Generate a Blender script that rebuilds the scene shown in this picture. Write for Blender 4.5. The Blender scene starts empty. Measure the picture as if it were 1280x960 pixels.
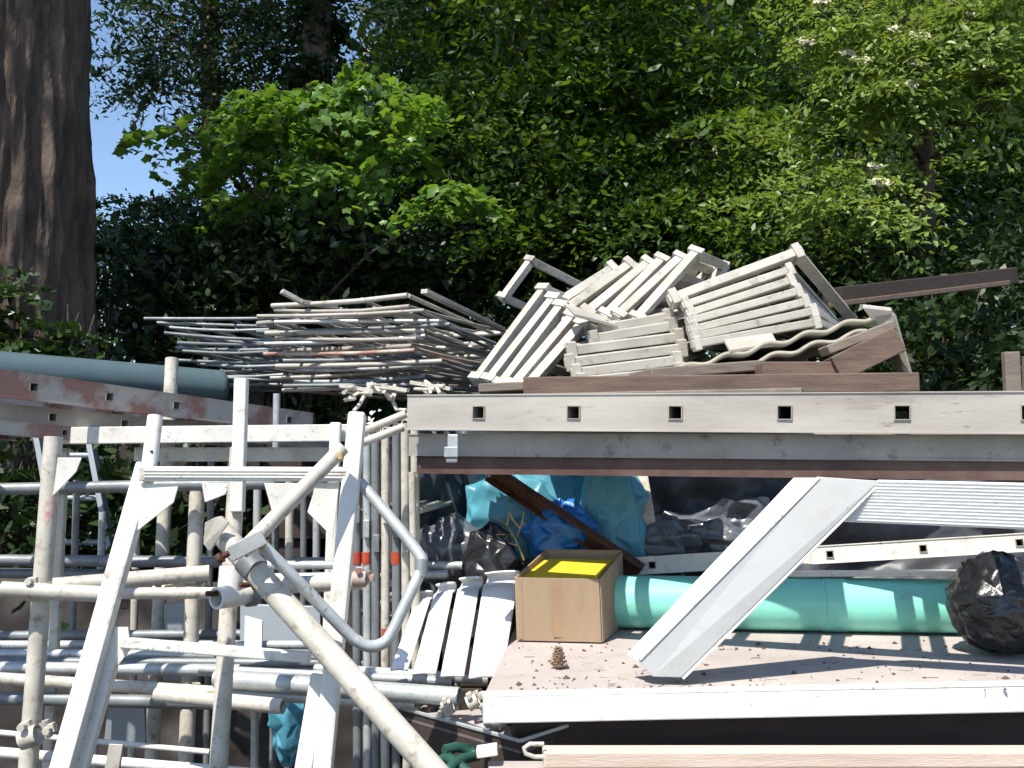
import bpy, bmesh, math, random
import numpy as np
from mathutils import Vector, Matrix, noise

R = math.radians
rnd = random.Random(7)
S = bpy.context.scene
COL = S.collection

# ---------------------------------------------------------------- camera, sky, sun, exposure
F_PX, PITCH, EYE = 1250.0, R(4.0), 1.55
cam_d = bpy.data.cameras.new("camera"); cam = bpy.data.objects.new("camera", cam_d); COL.objects.link(cam)
cam_d.sensor_width = 36.0; cam_d.lens = 36.0 * F_PX / 1280.0
cam_d.clip_start = 0.05; cam_d.clip_end = 1000.0
cam.location = (0, 0, EYE); cam.rotation_euler = (R(90) + PITCH, 0, 0)
S.camera = cam

SUN_EL, SUN_AZ = R(58), R(33)            # azimuth: from behind the camera towards the left
sun_dir = Vector((-math.cos(SUN_EL) * math.sin(SUN_AZ), -math.cos(SUN_EL) * math.cos(SUN_AZ), math.sin(SUN_EL)))
W = bpy.data.worlds.new("World"); S.world = W; W.use_nodes = True
nt = W.node_tree
bg = nt.nodes["Background"]
sky = nt.nodes.new("ShaderNodeTexSky"); sky.sky_type = 'NISHITA'; sky.sun_disc = False
sky.sun_elevation = SUN_EL
sky.sun_rotation = math.atan2(sun_dir.x, sun_dir.y)
sky.air_density = 1.0; sky.dust_density = 0.3; sky.ozone_density = 2.5
nt.links.new(sky.outputs[0], bg.inputs[0]); bg.inputs[1].default_value = 0.135
sd = bpy.data.lights.new("sun", 'SUN'); sd.energy = 5.0; sd.angle = R(0.53); sd.color = (1.0, 0.945, 0.85)
so = bpy.data.objects.new("sun", sd); COL.objects.link(so)
so.rotation_euler = (-sun_dir).to_track_quat('-Z', 'Y').to_euler(); so.location = sun_dir * 30
S.view_settings.view_transform = 'Standard'; S.view_settings.look = 'None'
S.view_settings.gamma = 1.0; S.view_settings.use_curve_mapping = False
S.view_settings.exposure = 0.56
S.render.engine = 'CYCLES'
S.cycles.max_bounces = 4; S.cycles.diffuse_bounces = 2; S.cycles.glossy_bounces = 2; S.cycles.transmission_bounces = 3
S.cycles.use_adaptive_sampling = True; S.cycles.adaptive_threshold = 0.04

# ---------------------------------------------------------------- helpers
CT, ST = math.cos(PITCH), math.sin(PITCH)
def P(px, py, Y):
    """the point of the place at depth Y (metres along +y) seen at that spot of the 1280x960 photograph"""
    u, v = (px - 640) / F_PX, (480 - py) / F_PX
    k = Y / (CT - v * ST)
    return Vector((u * k, Y, EYE + (ST + v * CT) * k))

ORG = {}
def tag(o, label=None, cat=None, group=None, kind=None):
    if label: o["label"] = label
    if cat: o["category"] = cat
    if group: o["group"] = group
    if kind: o["kind"] = kind
    return o
def thing(name, label, cat, loc, group=None):
    o = bpy.data.objects.new(name, None); COL.objects.link(o)
    o.empty_display_size = 0.05
    o.location = loc; ORG[o] = Vector(loc)
    return tag(o, label, cat, group)

class MB:
    def __init__(s): s.v = []; s.f = []; s.sm = []; s.mi = []
    def add(s, vs, fs, smooth=False, mi=0):
        b = len(s.v); s.v += [Vector(v) for v in vs]
        for f in fs: s.f.append([b + i for i in f]); s.sm.append(smooth); s.mi.append(mi)
    def frame(s, p0, p1, up=None, roll=0.0):
        p0, p1 = Vector(p0), Vector(p1); d = (p1 - p0).normalized()
        u = Vector(up) if up is not None else Vector((0, 0, 1))
        if abs(d.dot(u.normalized())) > 0.97: u = Vector((0, -1, 0))
        x = d.cross(u).normalized(); z = x.cross(d).normalized()
        if roll:
            q = Matrix.Rotation(roll, 3, d); x = q @ x; z = q @ z
        return p0, p1, d, x, z
    def beam(s, p0, p1, w, h, up=None, roll=0.0, w1=None, h1=None):
        """solid bar: w across (d x up), h along up"""
        p0, p1, d, x, z = s.frame(p0, p1, up, roll)
        w1 = w if w1 is None else w1; h1 = h if h1 is None else h1
        vs = []
        for p, ww, hh in ((p0, w, h), (p1, w1, h1)):
            for a, b in ((-1, -1), (1, -1), (1, 1), (-1, 1)): vs.append(p + x * (a * ww / 2) + z * (b * hh / 2))
        s.add(vs, [(0, 1, 2, 3), (7, 6, 5, 4), (0, 4, 5, 1), (1, 5, 6, 2), (2, 6, 7, 3), (3, 7, 4, 0)])
        return s
    def channel(s, p0, p1, w, h, t, up=None, flip=1, roll=0.0):
        """C section: web on the -x*flip side, flanges top and bottom"""
        p0, p1, d, x, z = s.frame(p0, p1, up, roll)
        x = x * flip
        prof = [(-w/2, -h/2), (w/2, -h/2), (w/2, -h/2 + t), (-w/2 + t, -h/2 + t), (-w/2 + t, h/2 - t), (w/2, h/2 - t), (w/2, h/2), (-w/2, h/2)]
        vs = [p0 + x*a + z*b for a, b in prof] + [p1 + x*a + z*b for a, b in prof]
        n = len(prof); fs = [(i, (i + 1) % n, n + (i + 1) % n, n + i) for i in range(n)]
        for o in (0, n):
            fs += [(o, o+1, o+2, o+3), (o, o+3, o+4, o+7), (o+4, o+5, o+6, o+7)]
        s.add(vs, fs); return s
    def tube(s, p0, p1, r, r1=None, n=14, wall=0.004, hollow=True):
        p0, p1, d, x, z = s.frame(p0, p1)
        r1 = r if r1 is None else r1
        def ring(p, rr): return [p + x * (rr * math.cos(a)) + z * (rr * math.sin(a)) for a in (2 * math.pi * i / n for i in range(n))]
        o0, o1 = ring(p0, r), ring(p1, r1)
        s.add(o0 + o1, [(i, (i + 1) % n, n + (i + 1) % n, n + i) for i in range(n)], True)
        if hollow:
            i0, i1 = ring(p0, r - wall), ring(p1, r1 - wall)
            s.add(i0 + i1, [(n + i, n + (i + 1) % n, (i + 1) % n, i) for i in range(n)], True)
            s.add(o0 + i0, [(i, n + i, n + (i + 1) % n, (i + 1) % n) for i in range(n)])
            s.add(o1 + i1, [(i, (i + 1) % n, n + (i + 1) % n, n + i) for i in range(n)])
        else:
            s.add(o0, [tuple(range(n))]); s.add(o1, [tuple(range(n - 1, -1, -1))])
        return s
    def path(s, pts, r, n=10, rs=None, cap=True):
        pts = [Vector(p) for p in pts]; m = len(pts); rings = []
        prev = None
        for k, p in enumerate(pts):
            d = ((pts[min(k + 1, m - 1)] - pts[max(k - 1, 0)])).normalized()
            if prev is None:
                u = Vector((0, 0, 1)) if abs(d.z) < 0.9 else Vector((0, -1, 0)); x = d.cross(u).normalized()
            else:
                x = (prev - d * prev.dot(d)).normalized()
            prev = x; z = x.cross(d); rr = rs[k] if rs else r
            rings += [p + x * (rr * math.cos(2 * math.pi * i / n)) + z * (rr * math.sin(2 * math.pi * i / n)) for i in range(n)]
        fs = [(k*n + i, k*n + (i+1) % n, (k+1)*n + (i+1) % n, (k+1)*n + i) for k in range(m - 1) for i in range(n)]
        s.add(rings, fs, True)
        if cap: s.add(rings[:n], [tuple(range(n))]); s.add(rings[-n:], [tuple(range(n - 1, -1, -1))])
        return s
    def plate(s, pts, t, nrm=None):
        """flat polygon with thickness t, going away from its normal"""
        pts = [Vector(p) for p in pts]; n = len(pts)
        nn = Vector(nrm) if nrm is not None else (pts[1] - pts[0]).cross(pts[2] - pts[0]).normalized()
        b = [p - nn * t for p in pts]
        s.add(pts + b, [tuple(range(n)), tuple(range(2*n - 1, n - 1, -1))] + [(i, n + i, n + (i+1) % n, (i+1) % n) for i in range(n)])
        return s
    def grid(s, fn, nu, nv, smooth=True):
        vs = [fn(i / nu, j / nv) for j in range(nv + 1) for i in range(nu + 1)]
        s.add(vs, [(j*(nu+1)+i, j*(nu+1)+i+1, (j+1)*(nu+1)+i+1, (j+1)*(nu+1)+i) for j in range(nv) for i in range(nu)], smooth)
        return s
    def jitter(s, a, sc=3.0):
        s.v = [v + noise.noise_vector(v * sc) * a for v in s.v]; return s
    def build(s, name, mat, parent=None, bevel=0.0, solid=0.0):
        if parent is not None: o = ORG[parent]
        else:
            a = np.array([list(v) for v in s.v]); o = Vector(((a[:,0].min()+a[:,0].max())/2, (a[:,1].min()+a[:,1].max())/2, a[:,2].min()))
        me = bpy.data.meshes.new(name)
        me.from_pydata([v - o for v in s.v], [], s.f)
        for p, sm in zip(me.polygons, s.sm): p.use_smooth = sm
        ms = mat if isinstance(mat, (list, tuple)) else [mat]
        for m in ms: me.materials.append(m)
        if len(ms) > 1:
            for p, k in zip(me.polygons, s.mi): p.material_index = k
        bm = bmesh.new(); bm.from_mesh(me); bmesh.ops.recalc_face_normals(bm, faces=bm.faces[:]) if not solid else None
        bm.to_mesh(me); bm.free(); me.update()
        ob = bpy.data.objects.new(name, me); COL.objects.link(ob)
        if parent is not None: ob.parent = parent
        else: ob.location = o
        ORG[ob] = o
        if solid:
            m = ob.modifiers.new("solid", 'SOLIDIFY'); m.thickness = solid; m.offset = 0
        if bevel:
            m = ob.modifiers.new("bevel", 'BEVEL'); m.width = bevel; m.segments = 2; m.limit_method = 'ANGLE'; m.angle_limit = R(40)
            m.harden_normals = False
        return ob

# ---------------------------------------------------------------- materials
def mat(name, c1, c2=None, rough=0.5, metal=0.0, scale=8.0, lo=0.35, hi=0.7, bump=0.15, bscale=60.0, stretch=(1, 1, 1), dirt=None, dirt_at=0.6, spec=0.5, trans=0.0, bdist=0.004, speck=None, speck_at=.62, speck_scale=90.0):
    m = bpy.data.materials.new(name); m.use_nodes = True
    t = m.node_tree; n = t.nodes; L = t.links
    b = n["Principled BSDF"]
    tc = n.new("ShaderNodeTexCoord"); mp = n.new("ShaderNodeMapping"); mp.inputs["Scale"].default_value = stretch
    L.new(tc.outputs["Object"], mp.inputs[0])
    oi = n.new("ShaderNodeObjectInfo"); ad = n.new("ShaderNodeVectorMath"); ad.operation = 'ADD'
    mu = n.new("ShaderNodeVectorMath"); mu.operation = 'SCALE'; mu.inputs[3].default_value = 37.0
    cb = n.new("ShaderNodeCombineXYZ")
    for k in range(3): L.new(oi.outputs["Random"], cb.inputs[k])
    L.new(cb.outputs[0], mu.inputs[0]); L.new(mp.outputs[0], ad.inputs[0]); L.new(mu.outputs[0], ad.inputs[1])
    vec = ad.outputs[0]
    nz = n.new("ShaderNodeTexNoise"); nz.inputs["Scale"].default_value = scale; nz.inputs["Detail"].default_value = 7; nz.inputs["Roughness"].default_value = 0.62
    L.new(vec, nz.inputs["Vector"])
    rp = n.new("ShaderNodeValToRGB"); rp.color_ramp.elements[0].position = lo; rp.color_ramp.elements[1].position = hi
    c2 = c2 or tuple(x * 0.75 for x in c1)
    rp.color_ramp.elements[0].color = (*c1, 1); rp.color_ramp.elements[1].color = (*c2, 1)
    L.new(nz.outputs["Fac"], rp.inputs[0]); col = rp.outputs[0]
    if dirt:
        n2 = n.new("ShaderNodeTexNoise"); n2.inputs["Scale"].default_value = scale * 3.1; n2.inputs["Detail"].default_value = 9; n2.inputs["Roughness"].default_value = 0.7
        L.new(vec, n2.inputs["Vector"])
        r2 = n.new("ShaderNodeValToRGB"); r2.color_ramp.elements[0].position = dirt_at; r2.color_ramp.elements[1].position = min(1, dirt_at + 0.14)
        L.new(n2.outputs["Fac"], r2.inputs[0])
        mx = n.new("ShaderNodeMix"); mx.data_type = 'RGBA'; mx.inputs["B"].default_value = (*dirt, 1)
        L.new(r2.outputs[0], mx.inputs["Factor"]); L.new(col, mx.inputs["A"]); col = mx.outputs["Result"]
    if speck:
        n4 = n.new("ShaderNodeTexNoise"); n4.inputs["Scale"].default_value = speck_scale; n4.inputs["Detail"].default_value = 4
        L.new(vec, n4.inputs["Vector"])
        n5 = n.new("ShaderNodeTexNoise"); n5.inputs["Scale"].default_value = scale * .8; n5.inputs["Detail"].default_value = 3
        L.new(vec, n5.inputs["Vector"])
        mm = n.new("ShaderNodeMath"); mm.operation = 'MULTIPLY_ADD'; mm.inputs[1].default_value = .45; L.new(n5.outputs["Fac"], mm.inputs[0]); 
        m2 = n.new("ShaderNodeMath"); m2.operation = 'MULTIPLY'; m2.inputs[1].default_value = .78; L.new(n4.outputs["Fac"], m2.inputs[0]); L.new(m2.outputs[0], mm.inputs[2])
        r4 = n.new("ShaderNodeValToRGB"); r4.color_ramp.elements[0].position = speck_at + .05; r4.color_ramp.elements[1].position = speck_at + .13; r4.color_ramp.elements[1].color = (.7, .7, .7, 1)
        L.new(mm.outputs[0], r4.inputs[0])
        m4 = n.new("ShaderNodeMix"); m4.data_type = 'RGBA'; m4.inputs["B"].default_value = (*speck, 1)
        L.new(r4.outputs[0], m4.inputs["Factor"]); L.new(col, m4.inputs["A"]); col = m4.outputs["Result"]
    L.new(col, b.inputs["Base Color"])
    rr = n.new("ShaderNodeMapRange"); rr.inputs["To Min"].default_value = max(0.05, rough - 0.12); rr.inputs["To Max"].default_value = min(1, rough + 0.15)
    L.new(nz.outputs["Fac"], rr.inputs[0]); L.new(rr.outputs[0], b.inputs["Roughness"])
    b.inputs["Metallic"].default_value = metal; b.inputs["Specular IOR Level"].default_value = spec
    if bump:
        n3 = n.new("ShaderNodeTexNoise"); n3.inputs["Scale"].default_value = bscale; n3.inputs["Detail"].default_value = 6
        L.new(vec, n3.inputs["Vector"])
        bp = n.new("ShaderNodeBump"); bp.inputs["Strength"].default_value = bump; bp.inputs["Distance"].default_value = bdist
        L.new(n3.outputs["Fac"], bp.inputs["Height"]); L.new(bp.outputs[0], b.inputs["Normal"])
    return m

def leaf_mat(name, c1, c2, gloss=0.35, trans=0.45):
    m = bpy.data.materials.new(name); m.use_nodes = True
    t = m.node_tree; n = t.nodes; L = t.links; n.clear()
    out = n.new("ShaderNodeOutputMaterial")
    at = n.new("ShaderNodeAttribute"); at.attribute_name = "tint"
    mx = n.new("ShaderNodeMix"); mx.data_type = 'RGBA'; mx.inputs["A"].default_value = (*c1, 1); mx.inputs["B"].default_value = (*c2, 1)
    L.new(at.outputs["Fac"], mx.inputs["Factor"])
    b = n.new("ShaderNodeBsdfPrincipled"); b.inputs["Roughness"].default_value = gloss; b.inputs["Specular IOR Level"].default_value = 0.4
    L.new(mx.outputs["Result"], b.inputs["Base Color"])
    tr = n.new("ShaderNodeBsdfTranslucent")
    hs = n.new("ShaderNodeHueSaturation"); hs.inputs["Hue"].default_value = 0.48; hs.inputs["Saturation"].default_value = 1.15; hs.inputs["Value"].default_value = 1.6
    L.new(mx.outputs["Result"], hs.inputs["Color"]); L.new(hs.outputs[0], tr.inputs["Color"])
    ms = n.new("ShaderNodeMixShader"); ms.inputs[0].default_value = trans
    L.new(b.outputs[0], ms.inputs[1]); L.new(tr.outputs[0], ms.inputs[2]); L.new(ms.outputs[0], out.inputs[0])
    return m

M = dict(
    white=mat("white_paint", (.78, .755, .70), (.62, .595, .54), .42, 0, 6, dirt=(.42, .37, .30), dirt_at=.56, bump=.12, speck=(.22, .17, .13), speck_at=.70),
    whiteplain=mat("white_plastic", (.82, .82, .81), (.66, .65, .63), .5, 0, 4, dirt=(.46, .42, .38), dirt_at=.6, bump=.15, bscale=25, speck=(.3, .25, .2), speck_at=.72),
    cream=mat("cream_steel", (.60, .565, .49), (.40, .37, .31), .48, 0, 9, dirt=(.28, .22, .16), dirt_at=.54, bump=.3, speck=(.2, .12, .075), speck_at=.71, speck_scale=110),
    galv=mat("galvanised", (.56, .58, .57), (.36, .38, .38), .42, .35, 14, dirt=(.2, .16, .13), dirt_at=.6, bump=.2, speck=(.16, .09, .05), speck_at=.69),
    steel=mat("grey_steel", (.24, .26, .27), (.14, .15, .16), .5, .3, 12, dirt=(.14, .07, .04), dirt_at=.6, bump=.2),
    alu=mat("weathered_aluminium", (.55, .52, .46), (.36, .33, .28), .5, .12, 4, dirt=(.19, .16, .13), dirt_at=.56, bump=.2, speck=(.16, .13, .1), speck_at=.69),
    ladderalu=mat("stained_ladder_aluminium", (.54, .50, .44), (.33, .29, .25), .42, .2, 2.4, .36, .68, dirt=(.27, .225, .19), dirt_at=.58, bump=.08, speck=(.17, .14, .11), speck_at=.71, speck_scale=45, stretch=(.5, .5, 2.2)),
    aludark=mat("dull_aluminium", (.39, .36, .32), (.25, .23, .20), .5, .12, 5, dirt=(.12, .1, .085), dirt_at=.57, bump=.2, speck=(.4, .37, .33), speck_at=.72),
    redalu=mat("worn_red_paint", (.33, .17, .13), (.46, .41, .36), .6, .05, 7, .44, .56, dirt=(.15, .11, .09), dirt_at=.62, bump=.2),
    brownalu=mat("brown_stained_aluminium", (.075, .034, .026), (.12, .075, .06), .6, .0, 9, .42, .66, dirt=(.2, .16, .13), dirt_at=.66, bump=.2),
    rust=mat("rust", (.12, .045, .024), (.05, .024, .016), .85, 0, 30, bump=.5, bscale=120),
    redpale=mat("faded_red_paint", (.55, .25, .22), (.6, .5, .44), .6, 0, 40, .4, .6),
    redband=mat("red_paint", (.48, .07, .03), (.3, .04, .02), .5, 0, 20),
    green=mat("green_plastic", (.26, .72, .58), (.22, .66, .52), .36, 0, 4, dirt=(.22, .46, .37), dirt_at=.6, bump=.06, speck=(.15, .35, .28), speck_at=.74),
    greypipe=mat("grey_plastic", (.085, .13, .145), (.06, .095, .105), .38, 0, 5, dirt=(.2, .22, .2), dirt_at=.66, bump=.05),
    card=mat("cardboard", (.36, .26, .17), (.29, .205, .13), .85, 0, 12, bump=.15, bscale=90, stretch=(1, 1, .3)),
    tape=mat("parcel_tape", (.36, .24, .145), (.31, .2, .12), .3, 0, 10, bump=.1),
    yellow=mat("yellow_card", (.82, .60, .03), (.75, .5, .03), .6, 0, 6, bump=.1),
    deck=mat("dusty_concrete", (.48, .425, .395), (.36, .315, .29), .9, 0, 5, dirt=(.26, .18, .16), dirt_at=.62, bump=.4, bscale=120, speck=(.2, .15, .13), speck_at=.70, speck_scale=160),
    black=mat("black_plastic", (.012, .012, .014), (.02, .02, .022), .26, 0, 8, bump=.5, bscale=26, bdist=.012, spec=.7),
    bluebag=mat("blue_plastic", (.015, .13, .42), (.02, .2, .5), .28, 0, 8, bump=.35, bscale=16, bdist=.012, spec=.6),
    teal=mat("teal_plastic", (.06, .25, .34), (.10, .34, .43), .36, 0, 5, bump=.35, bscale=16, bdist=.012, spec=.6),
    greybag=mat("grey_plastic_film", (.09, .10, .12), (.15, .16, .18), .28, 0, 6, bump=.4, bscale=18, bdist=.012, spec=.7),
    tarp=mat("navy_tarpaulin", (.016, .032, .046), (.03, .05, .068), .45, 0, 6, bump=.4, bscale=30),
    shade_sheet=mat("shade_backdrop", (.035, .027, .024), (.02, .016, .014), .7, 0, 5, bump=.4, bscale=30),  # near-black brown standing in for the gloom low at the left
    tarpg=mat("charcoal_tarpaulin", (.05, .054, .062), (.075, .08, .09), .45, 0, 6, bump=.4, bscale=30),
    timber=mat("pale_timber", (.60, .49, .41), (.48, .38, .31), .8, 0, 5, stretch=(1, 9, 9), dirt=(.2, .14, .1), dirt_at=.64, bump=.35, bscale=40),
    brownwood=mat("brown_timber", (.17, .115, .085), (.10, .066, .05), .8, 0, 6, stretch=(1, 8, 8), bump=.35, bscale=40),
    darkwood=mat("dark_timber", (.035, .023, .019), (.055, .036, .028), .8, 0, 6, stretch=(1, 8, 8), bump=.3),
    greywood=mat("grey_timber", (.24, .20, .165), (.15, .12, .10), .85, 0, 6, stretch=(1, 8, 8), bump=.4, bscale=40),
    asb=mat("fibre_cement", (.40, .37, .30), (.28, .26, .21), .9, 0, 8, dirt=(.13, .13, .08), dirt_at=.58, bump=.5, bscale=90),
    bark=mat("bark", (.15, .105, .08), (.07, .05, .038), .95, 0, 3, .38, .62, stretch=(2.4, 2.4, .8), dirt=(.2, .145, .10), dirt_at=.6, bump=.8, bscale=20, bdist=.02),
    twig=mat("twig_bark", (.09, .07, .05), (.05, .04, .03), .9, 0, 12, bump=.4),
    drytwig=mat("dry_twig", (.5, .38, .16), (.4, .28, .1), .8, 0, 12, bump=.3),
    soil=mat("soil", (.045, .034, .026), (.025, .02, .016), .95, 0, 2, bump=.8, bscale=9, bdist=.05, dirt=(.07, .055, .035), dirt_at=.6),
    cone=mat("pine_cone", (.26, .17, .10), (.36, .27, .18), .8, 0, 30, bump=.3),
    hose=mat("dark_green_rubber", (.02, .075, .055), (.03, .1, .07), .4, 0, 10),
    panel=mat("grey_panel", (.30, .33, .36), (.22, .25, .28), .4, .1, 3, bump=.1),
    silver=mat("brushed_aluminium", (.44, .44, .43), (.37, .37, .36), .42, .15, 4, dirt=(.36, .34, .32), dirt_at=.58, bump=.12, bscale=40, speck=(.25, .2, .17), speck_at=.73),
    glint=mat("clear_film", (.25, .25, .27), (.02, .02, .02), .12, .2, 40, bump=1, bscale=50, bdist=.02),
    debris=mat("debris", (.13, .085, .06), (.07, .05, .04), .9, 0, 30, bump=.4),
    l_conifer=leaf_mat("conifer_needles", (.014, .034, .014), (.05, .09, .026), .5, .25),
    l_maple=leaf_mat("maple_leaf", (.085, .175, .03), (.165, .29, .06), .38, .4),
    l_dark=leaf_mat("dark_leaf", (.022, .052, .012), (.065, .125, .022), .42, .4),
    l_shade=leaf_mat("shade_toned_leaf", (.010, .024, .008), (.03, .058, .014), .45, .2),  # darkened leaf: shade of the understorey put into its colour
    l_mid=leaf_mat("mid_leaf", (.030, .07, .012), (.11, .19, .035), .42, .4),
    l_elder=leaf_mat("elder_leaf", (.085, .14, .028), (.25, .35, .09), .4, .35),
    l_ivy=leaf_mat("ivy_leaf", (.014, .035, .010), (.05, .09, .022), .28, .2),
    flower=mat("cream_flower", (.52, .48, .34), (.40, .37, .24), .8, 0, 30, bump=0),
)

# ---------------------------------------------------------------- ground
g = MB()
def gz(u, v):
    x, y = (u - .5) * 400, v * 400 - 60
    return Vector((x, y, 0))
g.grid(gz, 4, 4, False)
tag(g.build("ground", M["soil"]), kind="structure")

# ---------------------------------------------------------------- trees
def leaves_mesh(name, pos, nrm, size, m, parent, shape="oval", seed=1, kind=None, tintbias=0.0, spray=None):
    rs = np.random.RandomState(seed); n = len(pos)
    nrm = nrm / np.linalg.norm(nrm, axis=1, keepdims=True)
    ref = rs.normal(size=(n, 3)); t = np.cross(nrm, ref); t /= np.linalg.norm(t, axis=1, keepdims=True); b = np.cross(nrm, t)
    sz = size * (0.55 + 0.75 * rs.rand(n))
    if spray is not None: sz = sz * (.75 + .5 * np.random.RandomState(seed + 9).rand(int(spray.max()) + 1))[spray]
    if shape == "maple":
        pts = []
        for k in range(10):
            a = math.pi * 2 * k / 10; r = (1.0, .62, .92, .58, .6, .3, .6, .58, .92, .62)[k]
            pts.append((math.cos(a) * r * .6, math.sin(a) * r * .6, -0.12 * r))
        pts = [(0, 0, .02)] + pts; faces = [(0, 1 + k, 1 + (k + 1) % 10) for k in range(10)]
    elif shape == "needle":
        pts = [(-.5, -.05, 0), (.5, -.02, -.06), (.5, .02, -.06), (-.5, .05, 0)]; faces = [(0, 1, 2), (0, 2, 3)]
    elif shape == "spray":
        pts = [(-.5, 0, 0), (-.15, .2, -.05), (.5, 0, -.12), (-.15, -.2, -.05)]; faces = [(0, 2, 1), (0, 3, 2)]
    elif shape == "leaf":
        pts = [(-.5, 0, 0), (-.22, .2, .06), (.16, .19, .03), (.55, 0, -.1), (.16, -.19, .03), (-.22, -.2, .06), (0, 0, -.02)]
        faces = [(0, 6, 1), (1, 6, 2), (2, 6, 3), (3, 6, 4), (4, 6, 5), (5, 6, 0)]
    else:
        pts = [(-.5, 0, 0), (-.12, .22, -.05), (.22, .18, -.06), (.55, 0, -.1), (.22, -.18, -.06), (-.12, -.22, -.05)]; faces = [(0, 3, 1), (1, 3, 2), (0, 5, 3), (5, 4, 3)]
    pts = np.array(pts); k = len(pts); fa = np.array(faces)
    V = pos[:, None, :] + sz[:, None, None] * (pts[None, :, 0:1] * t[:, None, :] + pts[None, :, 1:2] * b[:, None, :] + pts[None, :, 2:3] * nrm[:, None, :])
    V = V.reshape(-1, 3); Fa = (fa[None] + (np.arange(n) * k)[:, None, None]).reshape(-1, 3)
    o = np.array(ORG[parent]) if parent is not None else V.mean(0); V = V - o
    me = bpy.data.meshes.new(name)
    me.vertices.add(len(V)); me.vertices.foreach_set("co", V.astype(np.float32).ravel())
    me.loops.add(Fa.size); me.loops.foreach_set("vertex_index", Fa.astype(np.int32).ravel())
    me.polygons.add(len(Fa)); me.polygons.foreach_set("loop_start", np.arange(0, Fa.size, 3, dtype=np.int32))
    me.update(calc_edges=True)
    at = me.attributes.new("tint", 'FLOAT', 'POINT')
    tint = np.clip((rs.rand(n) ** 1.3 if spray is None else .45 * rs.rand(n) + .75 * (rs.rand(int(spray.max()) + 1) ** 1.6)[spray]) + tintbias, 0, 1)
    at.data.foreach_set("value", np.repeat(tint, k).astype(np.float32))
    me.materials.append(m)
    ob = bpy.data.objects.new(name, me); COL.objects.link(ob)
    if parent is not None: ob.parent = parent
    else: ob.location = o
    ORG[ob] = Vector(o)
    if kind: ob["kind"] = kind
    return ob

def foliage(clumps, per_spray, spread, droop, seed, up=0.75):
    """clumps: (centre, (rx,ry,rz), number of sprays). Returns leaf positions, leaf normals, spray centres."""
    rs = np.random.RandomState(seed); pos = []; nr = []; sc = []; ids = []; cnt = 0
    for c, (rx, ry, rz), ns in clumps:
        d = rs.normal(size=(ns, 3)); d /= np.linalg.norm(d, axis=1, keepdims=True)
        rad = rs.rand(ns, 1) ** 0.42
        q = np.array(c) + d * rad * np.array([rx, ry, rz])
        sc.append(q)
        for p, dd in zip(q, d):
            m = max(4, int(per_spray * (0.5 + rs.rand())))
            ax = np.array([dd[0], dd[1], -droop * .6 + .15 * dd[2]]) + rs.normal(size=3) * .35; ax /= np.linalg.norm(ax)
            side = np.cross(ax, [0, 0, 1]); side /= (np.linalg.norm(side) + 1e-6)
            s = rs.rand(m) * 1.3 - .3; w = rs.normal(size=m) * .38
            L = spread * (.7 + .6 * rs.rand())
            pp = p + (s[:, None] * ax + w[:, None] * side) * L
            pp[:, 2] -= droop * L * .5 * (s ** 2) + np.abs(w) * L * .15 - rs.normal(size=m) * L * .07
            pos.append(pp); ids.append(np.full(m, cnt)); cnt += 1
            nn = np.cross(side, ax); nn = nn if nn[2] > 0 else -nn
            nr.append(nn * up + rs.normal(size=(m, 3)) * .42)
    return np.concatenate(pos), np.concatenate(nr), np.concatenate(sc), np.concatenate(ids)

def trunk_mesh(pts, rs, seg=14, rough=.06, seed=0, vres=6, fiss=0.0):
    mb = MB(); m = len(pts); vs = []
    # resample
    P2 = []; R2 = []
    for k in range(m - 1):
        for j in range(vres):
            t = j / vres; P2.append(Vector(pts[k]).lerp(Vector(pts[k+1]), t)); R2.append(rs[k] * (1 - t) + rs[k+1] * t)
    P2.append(Vector(pts[-1])); R2.append(rs[-1]); n = seg
    for p, r in zip(P2, R2):
        for i in range(n):
            a = 2 * math.pi * i / n
            q = Vector((math.cos(a), math.sin(a), 0))
            rr = r * (1 + rough * 1.6 * noise.noise(Vector((q.x * 5 + seed, q.y * 5, p.z * .35))) + rough * noise.noise(Vector((q.x * 14, q.y * 14 + seed, p.z * 1.2))))
            if fiss:
                w3 = noise.noise_vector(Vector((q.x * 3, q.y * 3, p.z * .9))) * .25
                rr += fiss * (abs(noise.noise(Vector((q.x * 9, q.y * 9, p.z * 1.1)) + w3)) * 1.6 - .35) + fiss * .5 * noise.noise(Vector((q.x * 22, q.y * 22, p.z * 5)))
            vs.append(p + q * rr)
    mb.add(vs, [(k*n + i, k*n + (i+1) % n, (k+1)*n + (i+1) % n, (k+1)*n + i) for k in range(len(P2) - 1) for i in range(n)], True)
    return mb

def limbs_mesh(base_pts, targets, r0, seed, n=6):
    mb = MB(); rr = random.Random(seed)
    for q in targets:
        q = Vector(q)
        b = min(base_pts, key=lambda p: (Vector(p) - q).length + abs(Vector(p).z - q.z + .6 * (Vector(p).xy - q.xy).length) * .6)
        b = Vector(b); pts = []
        L = (q - b).length
        off = Vector((rr.uniform(-1, 1), rr.uniform(-1, 1), rr.uniform(-.3, .9))) * L * .12
        for k in range(7):
            t = k / 6; pts.append(b.lerp(q, t) + off * math.sin(math.pi * t) + Vector((rr.uniform(-1, 1), rr.uniform(-1, 1), rr.uniform(-1, 1))) * L * .012)
        mb.path(pts, 0, n, [r0 * (1 - .85 * k / 6) for k in range(7)])
    return mb

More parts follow.
